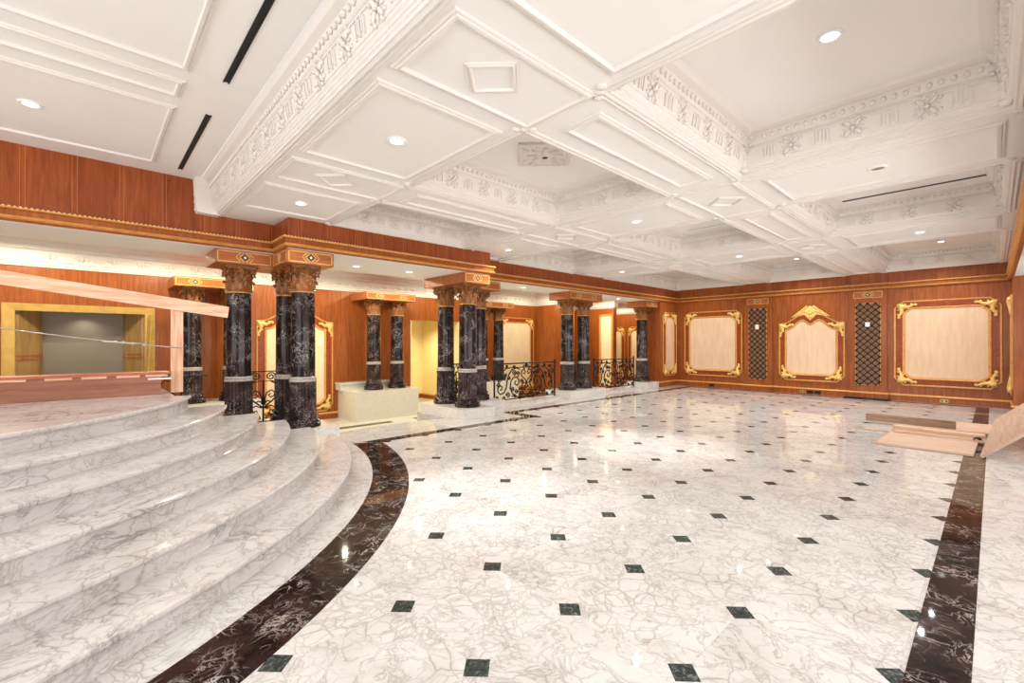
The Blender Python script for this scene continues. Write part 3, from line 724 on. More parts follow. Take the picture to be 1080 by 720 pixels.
def crest(mb, C, u, v, n, s=1.0):
    C = Vector(C); u = Vector(u); v = Vector(v); n = Vector(n)
    for k in range(-3, 4):
        a = pi / 2 + k * .36; d = cos(a) * u + sin(a) * v; mb.blob(C + d * .10 * s + n * .015, d * .085 * s, n.cross(d) * .026 * s, n * .024)
    mb.blob(C + n * .02, u * .05 * s, v * .05 * s, n * .04); mb.blob(C - v * .09 * s + n * .015, u * .06 * s, v * .065 * s, n * .03)
    prof = [(-.42, -.10), (-.30, -.06), (-.18, .0), (-.08, -.12), (0, -.20), (.08, -.12), (.18, .0), (.30, -.06), (.42, -.10), (.30, .06), (.18, .13), (.08, .19), (0, .22), (-.08, .19), (-.18, .13), (-.30, .06)]
    f_ = [C + u * a_ * s + v * b_ * s + n * .012 for a_, b_ in prof]; bk = [q_ - n * .012 for q_ in f_]; k_ = len(prof)
    mb.add(f_ + bk + [C + n * .02], [(i, (i + 1) % k_, 2 * k_) for i in range(k_)] + [(i, k_ + i, k_ + (i + 1) % k_, (i + 1) % k_) for i in range(k_)])
    for sg in (-1, 1):
        pts = [C + u * sg * (.07 + .40 * f) * s + v * (.20 - .30 * f) * s + n * .018 for f in [i / 9 for i in range(10)]]
        mb.tube(pts, [(.022 * (1 - i / 9) + .012) * s for i in range(10)], 6)
        for i in range(6):
            f = i / 6; mb.blob(C + u * sg * (.10 + .28 * f) * s + v * (.08 - .13 * f) * s + n * .016, (u * sg + v * .5).normalized() * .055 * (1.1 - f * .6) * s, (v - u * sg * .5).normalized() * .026 * s, n * .022, nu=6, nv=4)
def wall_panel(label, O, u, n, x0, x1, z0, z1, band=.20, arched=False, mat='panel', orn=True, s=1.0, sides=None, group='gilt framed panels along the walls', top=.5):
    """O world origin on the wall plane (z=0), u horizontal unit along wall, n wall normal"""
    O = Vector((O[0], O[1], 0)); u = Vector(u); n = Vector(n); v = Vector((0, 0, 1)); sides = band if sides is None else sides
    t = thing('wall_panel', label, 'panel', O + u * (x0 + x1) / 2 + v * z0, group=group)
    LO = Vector(t.location)
    W = lambda a, b, h=0: O + u * a + v * b + n * h - LO
    ch = .19 * s
    def outline(d):
        a0, a1, b0, b1 = x0 + d * sides / band, x1 - d * sides / band, z0 + d, z1 - d
        cc = ch if d < .05 else ch * .75
        P = [(a0 + cc, b0), (a1 - cc, b0), (a1 - cc * .45, b0 + cc * .45), (a1, b0 + cc)]
        if not arched:
            P += [(a1, b1 - cc), (a1 - cc * .45, b1 - cc * .45), (a1 - cc, b1), (a0 + cc, b1), (a0 + cc * .45, b1 - cc * .45), (a0, b1 - cc)]
        else:
            mid = (a0 + a1) / 2; hw = (a1 - a0) / 2; P.append((a1, b1))
            inner = d > .05
            for i in range(1, 20):
                f = 1 - i / 10; x = mid + hw * f; af = abs(f)
                if not inner: zz = top * .55 * (.5 + .5 * cos(pi * min(1, af / .88))) ** .8
                else:
                    zz = top * .42 * (.5 + .5 * cos(pi * min(1, max(0, af - .30) / .62))) ** .9
                    if af < .30: zz -= top * .20 * (.5 + .5 * cos(pi * af / .30))
                P.append((x, b1 + zz))
            P.append((a0, b1))
        P += [(a0, b0 + cc), (a0 + cc * .45, b0 + cc * .45)]
        return P
    Po = outline(0); Pi = outline(band)
    def ring(m, P, prof, mi=0):
        m.loft([[W(a, b, h) for a, b in offset_poly(P, d)] for d, h in prof], True, mi)
    m = MB(); ring(m, Po, [(0, .0), (0, .022), (.012, .032), (.024, .030), (.030, .016), (.04, .012)]); m.build('outer_moulding', 'goldwood', t)
    m = MB(); A = [W(a, b, .010) for a, b in offset_poly(Po, .035)]; 
    if len(Po) == len(Pi):
        m.loft([A, [W(a, b, .010) for a, b in offset_poly(Pi, -.01)]], True)
    m.build('veneer_band', 'burl', t)
    m = MB(); ring(m, Pi, [(-.03, .008), (-.028, .026), (-.016, .034), (-.004, .030), (0.004, .020), (.02, .018), (.03, .006)]); m.build('inner_moulding', 'goldwood', t)
    m = MB(); m.add([W(a, b, .008) for a, b in offset_poly(Pi, .01)], [tuple(range(len(Pi)))]); m.build('inset_board', mat, t)
    if orn:
        for sx, sz in ((0, 0), (1, 0), (0, 1), (1, 1)):
            m = MB(); C = W(x1 if sx else x0, z1 if sz else z0, .012)
            du_, dv_ = (-u if sx else u), (-v if sz else v); kk = .055 if not (arched and sz) else .0
            acanthus(m, C + (du_ + dv_) * kk * s, du_, dv_, n, s * 1.12); m.build('corner_leaf', 'gold', t)
        if arched:
            m = MB(); crest(m, W((x0 + x1) / 2, z1 + top * .44, .014), u, v, n, s); m.build('crest', 'gold', t)
    return t
B_O = (0, YB - .001); BU = (1, 0, 0); BN = (0, -1, 0)
wall_panel('gilt framed panel on the back wall left of the first lattice', B_O, BU, BN, -7.44, -5.51, .38, 2.56)
wall_panel('arch-topped gilt panel between the two lattices on the back wall', B_O, BU, BN, -4.46, -2.82, .38, 2.08, .19, True, sides=.19, top=.62)
wall_panel('large gilt framed panel right of the second lattice, nearest the boards', B_O, BU, BN, -1.78, .14, .40, 2.57)
wall_panel('narrow tall gilt panel on the pier beside the far corner', (XL2 + .001, 0), (0, 1, 0), (1, 0, 0), 14.28, 15.24, .36, 2.55, .17, s=.9, sides=.2)
wall_panel('narrow gilt panel seen edge-on on the right pier', (XR - .001, 0), (0, -1, 0), (-1, 0, 0), -15.24, -14.28, .36, 2.55, .17, s=.9, sides=.2)
GU = (0, 1, 0); GN = (1, 0, 0); GO = (XG + .001, 0)
wall_panel('arch-topped cream panel on the gallery wall behind the steps columns', GO, GU, GN, 3.06, 4.98, -.38, 2.07, .22, True, 'cream', top=.62)
wall_panel('large cream panel on the gallery wall beyond the first long railing', GO, GU, GN, 11.15, 13.0, -.38, 2.47, .2, False, 'cream')
wall_panel('narrow bright cream panel on the far gallery pier above the second railing', (0, 16.199), BU, BN, -11.72, -11.02, -.4, 2.72, .07, False, 'cream', orn=False, s=.4)
wall_panel('cream panel with gold corner on the end gallery wall, left', (0, 19.999), BU, BN, -14.3, -12.88, -.3, 2.3, .2, False, 'cream')
wall_panel('cream panel on the end gallery wall partly behind the single far column', (0, 19.999), BU, BN, -12.72, -11.5, -.3, 2.3, .2, False, 'cream')

# lattice grilles
def lattice(label, xc, hw, z0, z1, top_lab):
    yf = YB - .061
    t = thing('lattice_grille', label, 'grille', (xc, yf, z0), group='lattice grilles on the back wall pilasters')
    H = z1 - z0
    m = MB(); m.box(-hw, hw, -.004, 0, 0, H); bk_ = m
    m = MB(); p = .166
    def clip(a, b):
        (x0, y0), (x1, y1) = a, b; t0, t1 = 0, 1; dx, dy = x1 - x0, y1 - y0
        for pp_, qq in ((-dx, x0 + hw), (dx, hw - x0), (-dy, y0), (dy, H - y0)):
            if abs(pp_) < 1e-9: continue
            r = qq / pp_
            if pp_ < 0: t0 = max(t0, r)
            else: t1 = min(t1, r)
        return None if t0 >= t1 else ((x0 + t0 * dx, y0 + t0 * dy), (x0 + t1 * dx, y0 + t1 * dy))
    k = -20
    while k < 40:
        for sg in (1, -1):
            zc = k * p; L = clip((-2, zc - 2 * sg), (2, zc + 2 * sg))
            if L:
                line2(m, (0, -.006, 0), (1, 0, 0), (0, 0, 1), (0, -1, 0), L[0], L[1], .036)
        k += 1
    m.build('bars', 'grille', t)
    m = bk_
    for i in range(-4, 5):
        for j in range(0, 40):
            x = i * p / 2; z = j * p / 2
            if (i + j) % 2 == 1 and abs(x) < hw - .03 and .03 < z < H - .03:
                m.blob((x, -.006, z), (.024, 0, 0), (0, -.012, 0), (0, 0, .030), 1, nu=4, nv=3)
    m.build('backing', ['gback', 'stud'], t)
    m = MB(); rect2(m, (0, 0, 0), (1, 0, 0), (0, 0, 1), (0, -1, 0), -hw, hw, 0, H, .025)
    m.build('gold_frame', 'goldline', t)
    g = MB(); d = MB(); O = (xc - .33, yf, 2.68)
    tt = thing('inlay_plaque', top_lab, 'plaque', O, group='diamond plaques above the lattices')
    inlay_face(g, d, (0, 0, 0), (1, 0, 0), (0, 0, 1), (0, -1, 0), .66, .21, [.33]); g.build('gold_inlay', 'goldline', tt); d.build('diamond', ['navy', 'ivory'], tt)
    m = MB(); m.box(.02, .64, -.002, .0, .015, .195); m.build('field', 'block', tt)
lattice('brown diagonal lattice grille left of the arch-topped back panel', -5.04, .25, .37, 2.55, 'small diamond plaque above the left lattice')
lattice('brown diagonal lattice grille right of the arch-topped back panel', -2.31, .255, .38, 2.55, 'small diamond plaque above the right lattice')
# wall plates
def plate(name, label, c, u, n, w_, h_, mat, slots, group):
    t = thing(name, label, 'outlet' if 'outlet' in name else 'switch', c, group=group); u = Vector(u); n = Vector(n); v = Vector((0, 0, 1))
    m = MB(); m.obox(n * .006, u * w_ / 2, v * h_ / 2, n * .006); m.obox(n * .012, u * w_ * .42, v * h_ * .42, n * .003); m.build('plate', mat, t)
    for s in slots:
        m = MB(); m.obox(n * .015 + u * s * w_, u * w_ * .13, v * h_ * .22, n * .003); m.build('socket' if 'outlet' in name else 'rocker', 'black' if 'outlet' in name else 'white', t)
plate('wall_switch', 'white plate on the left lattice grille', (-5.05, YB - .078, 1.99), BU, BN, .10, .14, 'white', [0], 'white plates')
plate('wall_switch', 'white plate on the right lattice grille', (-2.31, YB - .078, 1.99), BU, BN, .10, .12, 'white', [0], 'white plates')
plate('wall_switch', 'white plate in the arched cream panel of the gallery', (XG + .012, 4.62, 1.50), GU, GN, .12, .16, 'white', [0], 'white plates')
for x, lab, mt in ((-6.48, 'black outlet in the baseboard under the left back panel', 'black'), (-3.83, 'brass outlet leftmost of the three under the arched panel', 'outlet'), (-3.64, 'black outlet in the middle of the three under the arched panel', 'black'), (-3.46, 'black outlet rightmost of the three under the arched panel', 'black'), (-.83, 'brass outlet in the baseboard under the right back panel', 'outlet')):
    plate('wall_outlet', lab, (x, YB - .027, .075), BU, BN, .15, .08, mt, [-.25, .25], 'outlets in the back baseboard')

# ================================================================== RAILINGS
def trace(x, y, ang, segs):
    pts = [(x, y)]
    for L, k0, k1 in segs:
        n = max(6, int(L / .02))
        for i in range(n):
            k = k0 + (k1 - k0) * (i + .5) / n; ang += k * L / n; x += cos(ang) * L / n; y += sin(ang) * L / n; pts.append((x, y))
    return pts
def curl(cx, cy, r, a0, turns, sg=1, n=22):
    out = []
    for i in range(n + 1):
        f = i / n; a = a0 + sg * turns * 2 * pi * f; rr = r * (1 - .85 * f); out.append((cx + rr * cos(a), cy + rr * sin(a)))
    return out
def long_rail(label, y0, y1, x, z0=.05, z1=.98):
    t = thing('iron_railing', label, 'railing', (x, y0, z0), group='long scroll railings between column groups')
    L = y1 - y0; H = z1 - z0
    P = lambda a, b, dx=0: (dx, a, b)
    m = MB(); m.tube([P(0, H), P(L, H)], .017, 8); m.tube([P(0, H - .10), P(L, H - .10)], .011, 6); m.build('top_rail', 'iron', t)
    m = MB(); m.tube([P(0, .05), P(L, .05)], .014, 6); m.build('bottom_rail', 'iron', t)
    for a in (0.03, L - .03):
        m = MB(); m.tube([P(a, 0), P(a, H + .02)], .022, 8); m.blob(P(a, H + .05), (.026, 0, 0), (0, .026, 0), (0, 0, .035)); m.blob(P(a, H * .55), (.024, 0, 0), (0, .024, 0), (0, 0, .05)); m.build('post', 'iron', t)
    m = MB(); c = L / 2; k = L / 2.3
    def both(pts, r=.015):
        for sg in (-1, 1): m.tube([P(c + sg * a * k, b) for a, b in pts], r, 5)
    # central heart and lyre
    both([(0, .10), (.10, .16), (.17, .27), (.16, .38), (.09, .44), (.03, .42), (.03, .36), (.07, .34)])
    both([(0, .44), (.05, .52), (.13, .57), (.19, .64), (.17, .74), (.09, .77), (.04, .72), (.07, .66), (.11, .68)])
    both(curl(.06, .84, .06, -pi / 2, 1.2)); 
    # big C scrolls sweeping out
    both([(.04, .08), (.16, .07), (.34, .09), (.50, .18), (.58, .32), (.56, .48), (.47, .58), (.36, .59), (.28, .52), (.28, .43), (.35, .38), (.42, .42), (.41, .48), (.37, .49)], .018)
    both([(.24, .78), (.36, .82), (.52, .78), (.63, .66), (.69, .50), (.72, .34), (.80, .22), (.92, .19), (1.0, .26), (1.0, .36), (.93, .41), (.86, .37), (.88, .30), (.93, .30)], .018)
    both([(.58, .82), (.70, .82), (.82, .76), (.88, .66), (.86, .56), (.78, .53), (.73, .59), (.77, .66), (.81, .64)])
    both(curl(.96, .68, .11, pi / 2, 1.7, -1)); both(curl(.94, .53, .07, -pi / 2, 1.4, 1)); both(curl(.66, .15, .075, 0, 1.5, 1)); both(curl(.45, .70, .075, -pi / 2, 1.5, -1))
    both(curl(.20, .18, .06, pi, 1.4, 1)); both(curl(.30, .67, .06, 0, 1.4, 1)); both(curl(.80, .10, .05, 0, 1.3, -1)); both(curl(1.03, .12, .05, pi, 1.3, 1)); both(curl(.62, .56, .05, 0, 1.2, 1)); both(curl(.50, .30, .06, 0, 1.4, -1)); both(curl(.36, .24, .06, pi, 1.4, 1))
    both([(.0, .30), (.08, .34), (.10, .28), (.05, .24)]); both(curl(.16, .47, .06, 0, 1.4, 1)); both(curl(.74, .66, .05, 0, 1.3, -1)); both(curl(.42, .13, .05, pi, 1.3, 1)); both(curl(.98, .40, .06, 0, 1.3, 1)); both(curl(.44, .84, .045, 0, 1.3, 1)); both(curl(.70, .86, .04, 0, 1.3, 1)); both(curl(.24, .06, .045, 0, 1.3, 1)); both(curl(.92, .82, .06, 0, 1.4, 1))
    for a, b in ((.30, .60), (.58, .33), (.70, .5), (.2, .3), (.88, .6), (.5, .12)):
        for sg in (-1, 1): m.blob(P(c + sg * a * k, b), (.016, 0, 0), (0, .032, 0), (0, 0, .02), nu=6, nv=4)
    m.blob(P(c, H - .05), (.02, 0, 0), (0, .05, 0), (0, 0, .05)); m.blob(P(c, .44), (.02, 0, 0), (0, .03, 0), (0, 0, .04))
    sc = m.build('scrollwork', 'iron', t)
    return t
long_rail('black iron scroll railing between the middle trio and the far column pair', 7.10, 9.34, -8.22)
long_rail('black iron scroll railing between the far column pair and the end column', 11.05, 13.30, -8.22)
def short_rail(label, c, rz, w_=.46, H=.84):
    t = thing('scroll_railing', label, 'railing', c, rz, 'narrow scroll railings between paired columns')
    m = MB(); m.tube([(0, 0, 0), (0, 0, H - .14)], .014, 6); m.build('post', 'iron', t)
    m = MB(); m.tube([(-w_ / 2, 0, H), (w_ / 2, 0, H)], .009, 6); m.tube([(-w_ * .36, 0, H - .16), (w_ * .36, 0, H - .16)], .007, 6); m.build('top_rail', 'iron', t)
    m = MB(); k = w_ / .46
    for sg in (-1, 1):
        T = lambda pts: [(sg * a * k, 0, b * H / .84) for a, b in pts]
        m.tube(T(curl(.105, .755, .07, 0, 1.6, 1)), .012, 5)
        m.tube(T([(.10, .68), (.18, .63), (.22, .54), (.20, .44), (.12, .35), (.03, .27), (.0, .24)]), .013, 5)
        m.tube(T([(.02, .30), (.02, .40), (.05, .49), (.11, .53), (.16, .49), (.15, .43), (.10, .41), (.07, .45), (.10, .47)]), .012, 5)
        m.tube(T([(.02, .24), (.10, .28), (.17, .24), (.18, .16), (.13, .12), (.08, .15), (.09, .20), (.13, .19)]), .012, 5)
        m.tube(T([(.02, .02), (.08, .01), (.13, .05), (.11, .11), (.05, .11), (.04, .06)]), .012, 5)
        m.tube(T([(.02, .33), (.07, .36), (.09, .34)]), .012, 5)
    m.build('scrollwork', 'iron', t); return t
s0 = short_rail('narrow black scroll railing between the steps columns, in front of the arched panel', (-8.2, 2.10, .19), radians(90), .50)
def more(label, c, rz): return dup(s0, c, rz, label)
more('narrow black scroll railing between the two left columns of the middle trio', (-7.82, 5.71, .19), 0)
more('narrow black scroll railing right behind the middle trio', (-8.2, 6.17, .19), radians(90))
more('narrow black scroll railing between the far column pair', (-8.2, 10.18, .19), radians(90))
# low railing behind the landing
t = thing('balustrade', 'black iron rail with scrolls beyond the landing, behind the pale post', 'railing', (-8.3, -2.0, 0))
m = MB(); m.tube([(0, 0, 1.0), (0, 3.35, 1.0)], .012, 6); m.build('top_rail', 'iron', t)
for y_ in (.1, 1.2, 2.3, 3.02): 
    m = MB(); m.tube([(0, y_, 0), (0, y_, 1.02)], .015, 6); m.build('post', 'iron', t)
for y_ in (.65, 1.75, 2.72):
    m = MB()
    for sg in (-1, 1):
        m.tube([(0, y_ + sg * a, b) for a, b in [(.02, .30), (.20, .34), (.34, .50), (.36, .70), (.26, .90), (.10, .95), (.03, .86)]], .011, 5)
        m.tube([(0, y_ + sg * a, b) for a, b in curl(.14, .68, .10, 0, 1.6, 1)], .012, 5)
    m.tube([(0, y_ - .16, .66), (0, y_ + .16, .66)], .01, 5); m.build('scrollwork', 'iron', t)

# ================================================================== NICHE in the gallery wall
t = thing('wall_niche', 'gold framed recessed niche lined in grey at far left behind the timber guard', 'niche', (XG, -.05, .75))
m = MB(); m.box(-.62, -.55, -1.0, 1.0, 0, 1.42); m.build('back_panel', 'grey', t)
m = MB(); m.box(-.6, -.02, -1.0, -.97, 0, 1.41); m.box(-.6, -.02, .97, 1.0, 0, 1.41); m.box(-.6, -.02, -1.0, 1.0, 1.38, 1.41); m.box(-.6, -.02, -1.0, 1.0, 0, .03); m.build('lining', 'nichewood', t)
for sg in (-1, 1):
    m = MB(); pr_ = [(.97, -.54), (.97, -.05), (.90, -.05), (.66, -.40), (.62, -.54)]
    m.prism([(b, sg * a) for a, b in (pr_ if sg > 0 else pr_[::-1])][::-1], .03, 1.38); c_ = m.build('curved_cabinet', 'nichewood', t)
    m = MB(); m.prism([(b + .012, sg * a * .985) for a, b in (pr_ if sg > 0 else pr_[::-1])][::-1], .42, .45); m.prism([(b + .012, sg * a * .985) for a, b in (pr_ if sg > 0 else pr_[::-1])][::-1], .50, .515); m.build('shelf_edge', 'redlip', c_)
m = MB()
fo = [(-1.12, -.05), (1.12, -.05), (1.12, 1.50), (-1.12, 1.50)]; fi = [(-.95, .03), (.95, .03), (.95, 1.36), (-.95, 1.36)]
m.loft([[(x_, a, b) for a, b in P_] for x_, P_ in ((.001, fo), (.045, fo), (.045, [(a * .98, b * .99 + .006) for a, b in fo]), (.03, fi), (-.05, fi))], True)
m.build('gold_frame', 'goldframe', t)
m = MB(); m.obox((.12, 1.0, .72), (.10, .02, 0), (-.003, .012, 0), (.02, .03, .66)); tag(m.build('leaning_gold_strip', 'goldframe'), 'slim gold board leaning in the right side of the niche frame', 'board').location = (XG, -.05, .72)

# ================================================================== TEMPORARY GUARD AT THE LANDING
t = thing('board_barrier', 'long brown board barrier with pale cleats along the landing edge', 'barrier', (-6.62, 0, .9))
m = MB(); m.box(-.03, 0, -2.6, .62, .0, .235); m.build('front_board', 'brownply', t)
m = MB(); m.box(-.22, -.01, -2.6, .60, .0, .02); m.build('base_board', 'pine_y', t)
m = MB(); m.box(-.26, .03, -2.6, .70, .235, .262); m.build('cap_board', 'redlip', t)
for y_ in (-1.05, -.55, -.22, .05, .33, .58):
    m = MB(); m.box(0.0, .012, y_ - .10, y_ + .10, .21, .234); m.build('cleat', 'pine_y', t)
m = MB(); m.box(.0, .016, .50, .72, .175, .195); m.build('metal_strap', 'steel', t)
m = MB(); m.obox((-6.80, .79, 1.435), (.02, 0, 0), (0, .060, 0), (0, 0, .535)); tag(m.build('timber_post', 'pine_z'), 'upright pale lumber post at the right end of the brown barrier', 'post')
A = Vector((-6.64, -1.05, 2.20)); Bv = Vector((-6.60, 1.30, 1.885)); d = (Bv - A); L = d.length; d.normalize(); up = Vector((-1, 0, 0)).cross(d); up = up if up.z > 0 else -up
A = A - d * 1.2; L += 1.2
m = MB(); m.obox((A + Bv) / 2 + Vector((-.06, 0, 0)), d * L / 2, up * .07, d.cross(up) * .02); tag(m.build('timber_rail', 'pine_y'), 'long pale sloping lumber rail across the top of the post', 'beam')
m = MB(); p0 = Vector((-6.72, -1.3, 1.78)); p1 = Vector((-6.72, .82, 1.435))
pts = [p0 + (p1 - p0) * i / 12 - Vector((0, 0, .03 * sin(pi * i / 12))) for i in range(13)]
t = thing('guard_cable', 'thin steel cable with clamps strung below the sloping lumber rail', 'cable', tuple(p0)); mm = [tuple(p_ - p0) for p_ in pts]
m.tube(mm, .006, 6); m.build('wire', 'steel', t)
m = MB()
for f in (.72, .75, .79, .84):
    i = f * 12; j = int(i); q_ = Vector(mm[j]).lerp(Vector(mm[j + 1]), i - j); m.blob(q_, (.014, 0, 0), (0, .022, 0), (0, 0, .018))
a_ = Vector(mm[8]); b_ = Vector(mm[10]); m.tube([a_ + Vector((0, 0, -.008)), b_ + Vector((0, 0, .006))], .010, 6); m.build('clamp', 'steel', t)

# ================================================================== BOARDS ON THE FLOOR
def board(name, label, c, rz, lx, ly, lz, mat, cat='board', group='loose boards near the right border'):
    m = MB(); m.box(-lx / 2, lx / 2, -ly / 2, ly / 2, 0, lz); o = tag(m.build(name, mat), label, cat, group); o.location = c; o.rotation_euler = (0, 0, rz)
    bv = o.modifiers.new('edge', 'BEVEL'); bv.width = .003; bv.segments = 1
    return o
board('plywood_sheet', 'flat pale plywood sheet lying at the front of the board pile', (-.68, 9.12, .003), radians(-1), 1.02, 1.25, .03, 'ply')
board('plywood_sheet', 'second flat plywood sheet at the back of the pile under the long plank', (-.45, 11.2, .003), radians(2), 1.0, 1.15, .03, 'ply')
board('timber_plank', 'thick plank on edge at the back of the board pile', (-1.05, 10.74, .034), radians(-2), 1.22, .06, .135, 'oldplank')
board('timber_plank', 'orange-toned plank lying in the middle of the board pile', (-.62, 9.80, .034), radians(-3), 1.06, .16, .09, 'pine_x')
board('timber_batten', 'thin batten in front of the middle plank', (-.60, 9.64, .034), radians(-3), 1.04, .05, .04, 'pine_x')
board('timber_strip', 'thin dark strip sticking out left of the board pile', (-1.42, 9.82, .003), radians(-3), .5, .05, .02, 'pine_x')
t = thing('tangled_strap', 'small dark tangled strap lying on the plywood by the leaning board', 'strap', (-.17, 9.50, .075), group=None)
m = MB(); m.tube([(.04 * cos(i * .9) * (1 + .3 * sin(i)), .05 * sin(i * .9), .02 + .015 * sin(i * 1.7)) for i in range(26)], .007, 5); m.build('strap', 'debris', t)
# leaning board: long edge on floor, rising to the right
e0 = Vector((-.10, 8.45, .002)); e1 = Vector((.03, 10.95, .20)); ed = (e1 - e0); Le = ed.length; ed.normalize()
rs = Vector((.72, -.05, .70)); rs = (rs - ed * rs.dot(ed)).normalized(); nn = ed.cross(rs); nn = nn if nn.z < 0 else -nn
m = MB(); Wd = .56; th = .018
m.obox(e0 + ed * Le / 2 + rs * Wd / 2 - nn * th, ed * Le / 2, rs * Wd / 2, nn * th); lo_ = m.build('leaning_board', ['doorply']); tag(lo_, 'large pale door-like board tilted on its long edge at the right border', 'board')
# cables on the floor by the second lattice
for i, (x, y_, lab) in enumerate(((-2.55, 14.95, 'left tangle of dark cable at the foot of the right lattice'), (-2.05, 14.9, 'right tangle of dark cable at the foot of the right lattice'))):
    m = MB(); r = random.Random(i + 3)
    m.tube([(.24 * sin(k * .7 + r.random() * .3), .08 * cos(k * 1.1), .012 + .035 * abs(sin(k * .5))) for k in range(34)], .008, 5)
    o = tag(m.build('cable_tangle', 'debris'), lab, 'cable', 'cable tangles by the lattice'); o.location = (x, y_, 0)

# ================================================================== CEILING FITTINGS
def spot(loc, power, size=radians(140), col=(1, .975, .945), rad=.03, blend=.8, aim=None):
    l = bpy.data.lights.new('downlight_beam', 'SPOT'); l.energy = power; l.spot_size = size; l.spot_blend = blend; l.color = col; l.shadow_soft_size = rad
    o = bpy.data.objects.new('downlight_beam', l); COL.objects.link(o); o.location = loc
    if aim: o.rotation_euler = (Vector(aim) - Vector(loc)).to_track_quat('-Z', 'Y').to_euler()
    return o
dl0 = None
def downlight(x, y, z, label, lit=True, power=None, col=(1, .975, .945), size=radians(140), blend=.8, group='recessed ceiling downlights'):
    global dl0
    if dl0 is None or not lit:
        t = thing('downlight', label, 'light', (x, y, z), group=group)
        m = MB(); m.lathe([(.058, -.002), (.06, -.012), (.085, -.010), (.09, 0)], 24, cap=False); m.build('trim_ring', 'white', t)
        m = MB(); m.lathe([(.0001, -.006), (.059, -.004)], 24, cap=False, smooth=False)
        m.build('lens', 'lens' if lit else 'dead', t)
        if lit: dl0 = t
    else: t = dup(dl0, (x, y, z), 0, label, group)
    if lit: spot((x, y, z - .03), power or (SPOT_W * (1.5 if y > 9 else .55 if y < 0 and x > -5 else 1)), size, col, .03, blend)
    return t
for x, y, z, lab in ((-3.74, 2.06, ZS, 'lit downlight in the framed ceiling panel beside the front cornice'), (-6.29, 2.06, ZS, 'lit downlight in the ceiling panel just above the steps columns'), (-3.73, 6.10, ZS, 'lit downlight in the middle beam panel at the centre of the ceiling'),
                     (-6.61, 10.14, ZS, 'lit downlight in the far beam panel near the colonnade'), (-3.72, 10.14, ZS, 'lit downlight in the far beam panel at mid ceiling'), (-.84, 10.14, ZS, 'lit downlight in the far beam panel near the right side'),
                     (-.84, 4.07, ZT, 'lit downlight inside the large near right coffer'), (-3.70, 14.2, ZT, 'lit downlight in the coffer above the arched back panel'), (-.82, 14.2, ZT, 'lit downlight in the coffer above the right back panel'),
                     (-6.37, -.41, ZT, 'lit downlight in the flat front ceiling at upper left'), (-6.61, 6.10, ZS, 'lit downlight in the beam panel above the middle column trio'),
                     (-6.61, 13.9, ZT, 'lit downlight in the far left corner coffer'), (-3.74, 12.0, ZT, 'lit downlight hidden high in the far middle coffer'), (-.84, 12.0, ZT, 'lit downlight hidden high in the far right coffer'),
                     (-.84, 2.06, ZS, 'lit downlight in the beam panel above the viewer'), (-3.8, -1.5, ZT, 'lit downlight in the front ceiling over the steps'), (-.8, -1.5, ZT, 'lit downlight in the front ceiling behind the viewer')):
    downlight(x, y, z, lab)
AC = (1, .985, .96)
spot((-3.73, 6.10, ZS - .035), 260, radians(52), AC, .03, 1.0, (-3.48, 5.92, 0)); spot((-3.74, 2.06, ZS - .035), 240, radians(50), AC, .03, 1.0, (-3.42, 2.95, 0)); spot((-6.61, 6.10, ZS - .035), 170, radians(46), AC, .03, 1.0, (-6.42, 7.75, 0))
downlight(-.84, 6.10, ZS, 'unlit brownish downlight in the beam panel at right', lit=False)
WARM = (1, .92, .68)
for x, y, lab in ((-10.4, 4.4, 'gallery ceiling downlight hidden above the arched panel'), (-10.4, 6.4, 'gallery ceiling downlight hidden above the tall pedestal'), (-10.9, 3.2, 'gallery ceiling downlight hidden by the steps column block'), (-11.0, 1.2, 'gallery ceiling downlight behind the fascia at left'), (-11.3, -1.0, 'gallery ceiling downlight in front of the niche'), (-11.0, 8.4, 'gallery ceiling downlight by the passage'), (-11.0, 11.9, 'gallery ceiling downlight by the large cream panel'), (-10.4, 14.8, 'gallery ceiling downlight above the second railing'), (-10.6, 18.2, 'unseen lamp added to brighten the far end of the gallery'), (-11.2, 14.6, 'gallery ceiling downlight in front of the far pier'), (-13.0, 18.6, 'unseen lamp added to brighten the end wall panels')):  # the two far-end lamps are unseen, added to brighten the end wall
    downlight(x, y, ZGC, lab, power=GAL_W, col=WARM, size=radians(176), blend=.25, group='gallery ceiling downlights')
for x, y, lab in ((-7.93, 3.56, 'soffit downlight nearer the steps columns, above the curved floor edge'), (-7.85, 4.60, 'soffit downlight nearer the middle trio, above the curved floor edge'), (-8.1, 8.0, 'soffit downlight left above the first long railing'), (-8.1, 12.2, 'soffit downlight above the far long railing')):
    downlight(x, y, 2.893, lab, power=45, col=(1, .9, .75), group='soffit downlights under the colonnade beam')
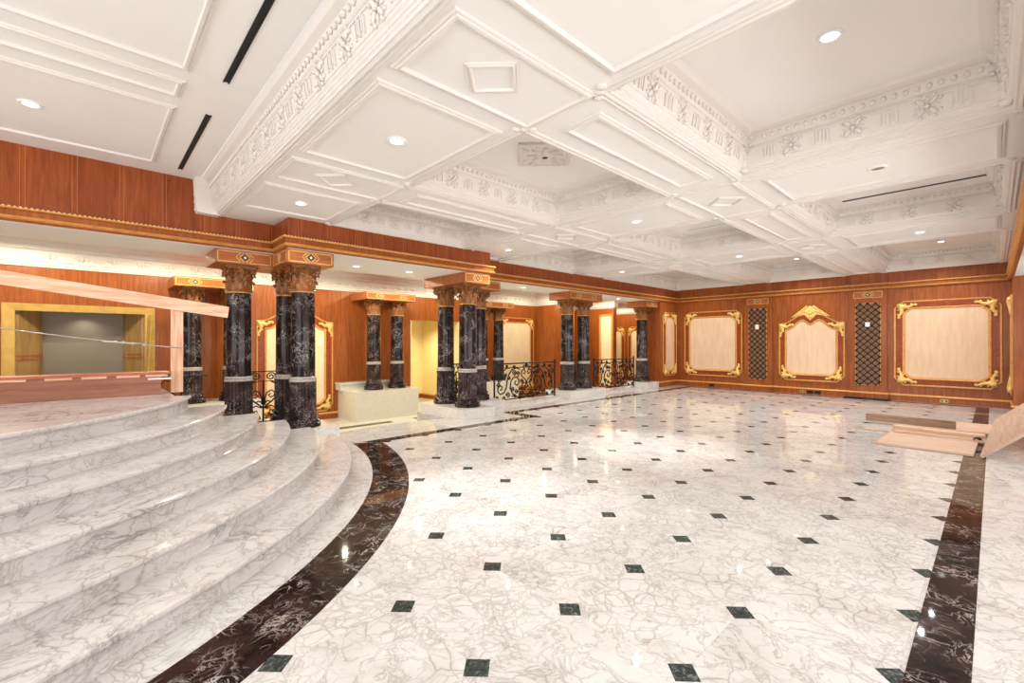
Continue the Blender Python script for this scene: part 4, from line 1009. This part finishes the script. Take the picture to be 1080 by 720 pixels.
spot((-13.8, 8.4, 2.38), 110, col=WARM); spot((XG - .3, -.05, 2.10), 8, col=WARM)
def slot(x, y, z, L, label, horizontal=True):
    t = thing('air_slot_diffuser', label, 'vent', (x, y, z), group='black linear air slots')
    m = MB(); m.box(-L / 2, L / 2, -.02, .02, -.004, .0); m.build('slot', 'black', t)
    m = MB()
    for s in (-1, 1): m.box(-L / 2 - .01, L / 2 + .01, s * .02 - .005, s * .02 + .005, -.008, 0)
    for k in range(1, int(L / .6) + 1): m.box(-L / 2 + k * .6 - .004, -L / 2 + k * .6 + .004, -.018, .018, -.006, 0)
    m.build('slot_frame', 'white' if L < 1.6 and y > 5 else 'black', t)
slot(-2.9, .89, ZT, 3.5, 'long black air slot in the front ceiling nearer the viewer')
slot(-6.42, .89, ZT, 1.95, 'black air slot in the front ceiling nearer the fascia')
slot(-3.84, 9.0, ZT, .95, 'thin dark air slot in the middle coffer'); slot(-7.1, 9.0, ZT, .55, 'short thin dark air slot in the left coffer'); slot(-.84, 9.0, ZT, 1.68, 'long thin dark air slot in the right coffer')
# carved square medallion in the middle coffer
t = thing('ceiling_medallion', 'carved white plaster diamond medallion in the middle near coffer', 'medallion', (-3.75, 4.07, ZT))
m = MB(); P = [(0, -.45), (.45, 0), (0, .45), (-.45, 0)]; m.prism(P, -.02, 0); frame(m, P, -.02, .9)
for k in range(8):
    a = k * pi / 4; m.blob((.14 * cos(a), .14 * sin(a), -.025), (.09 * cos(a), .09 * sin(a), 0), (-.035 * sin(a), .035 * cos(a), 0), (0, 0, .02))
for k in range(4):
    a = k * pi / 2
    for s in (-1, 1): m.blob((.27 * cos(a) - s * .06 * sin(a), .27 * sin(a) + s * .06 * cos(a), -.025), (.06 * cos(a), .06 * sin(a), 0), (-.03 * sin(a), .03 * cos(a), 0), (0, 0, .018))
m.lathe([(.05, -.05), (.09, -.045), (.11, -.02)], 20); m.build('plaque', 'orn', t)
m = MB(); m.lathe([(.0001, -.054), (.035, -.052)], 16, cap=False); m.build('hole', 'black', t)
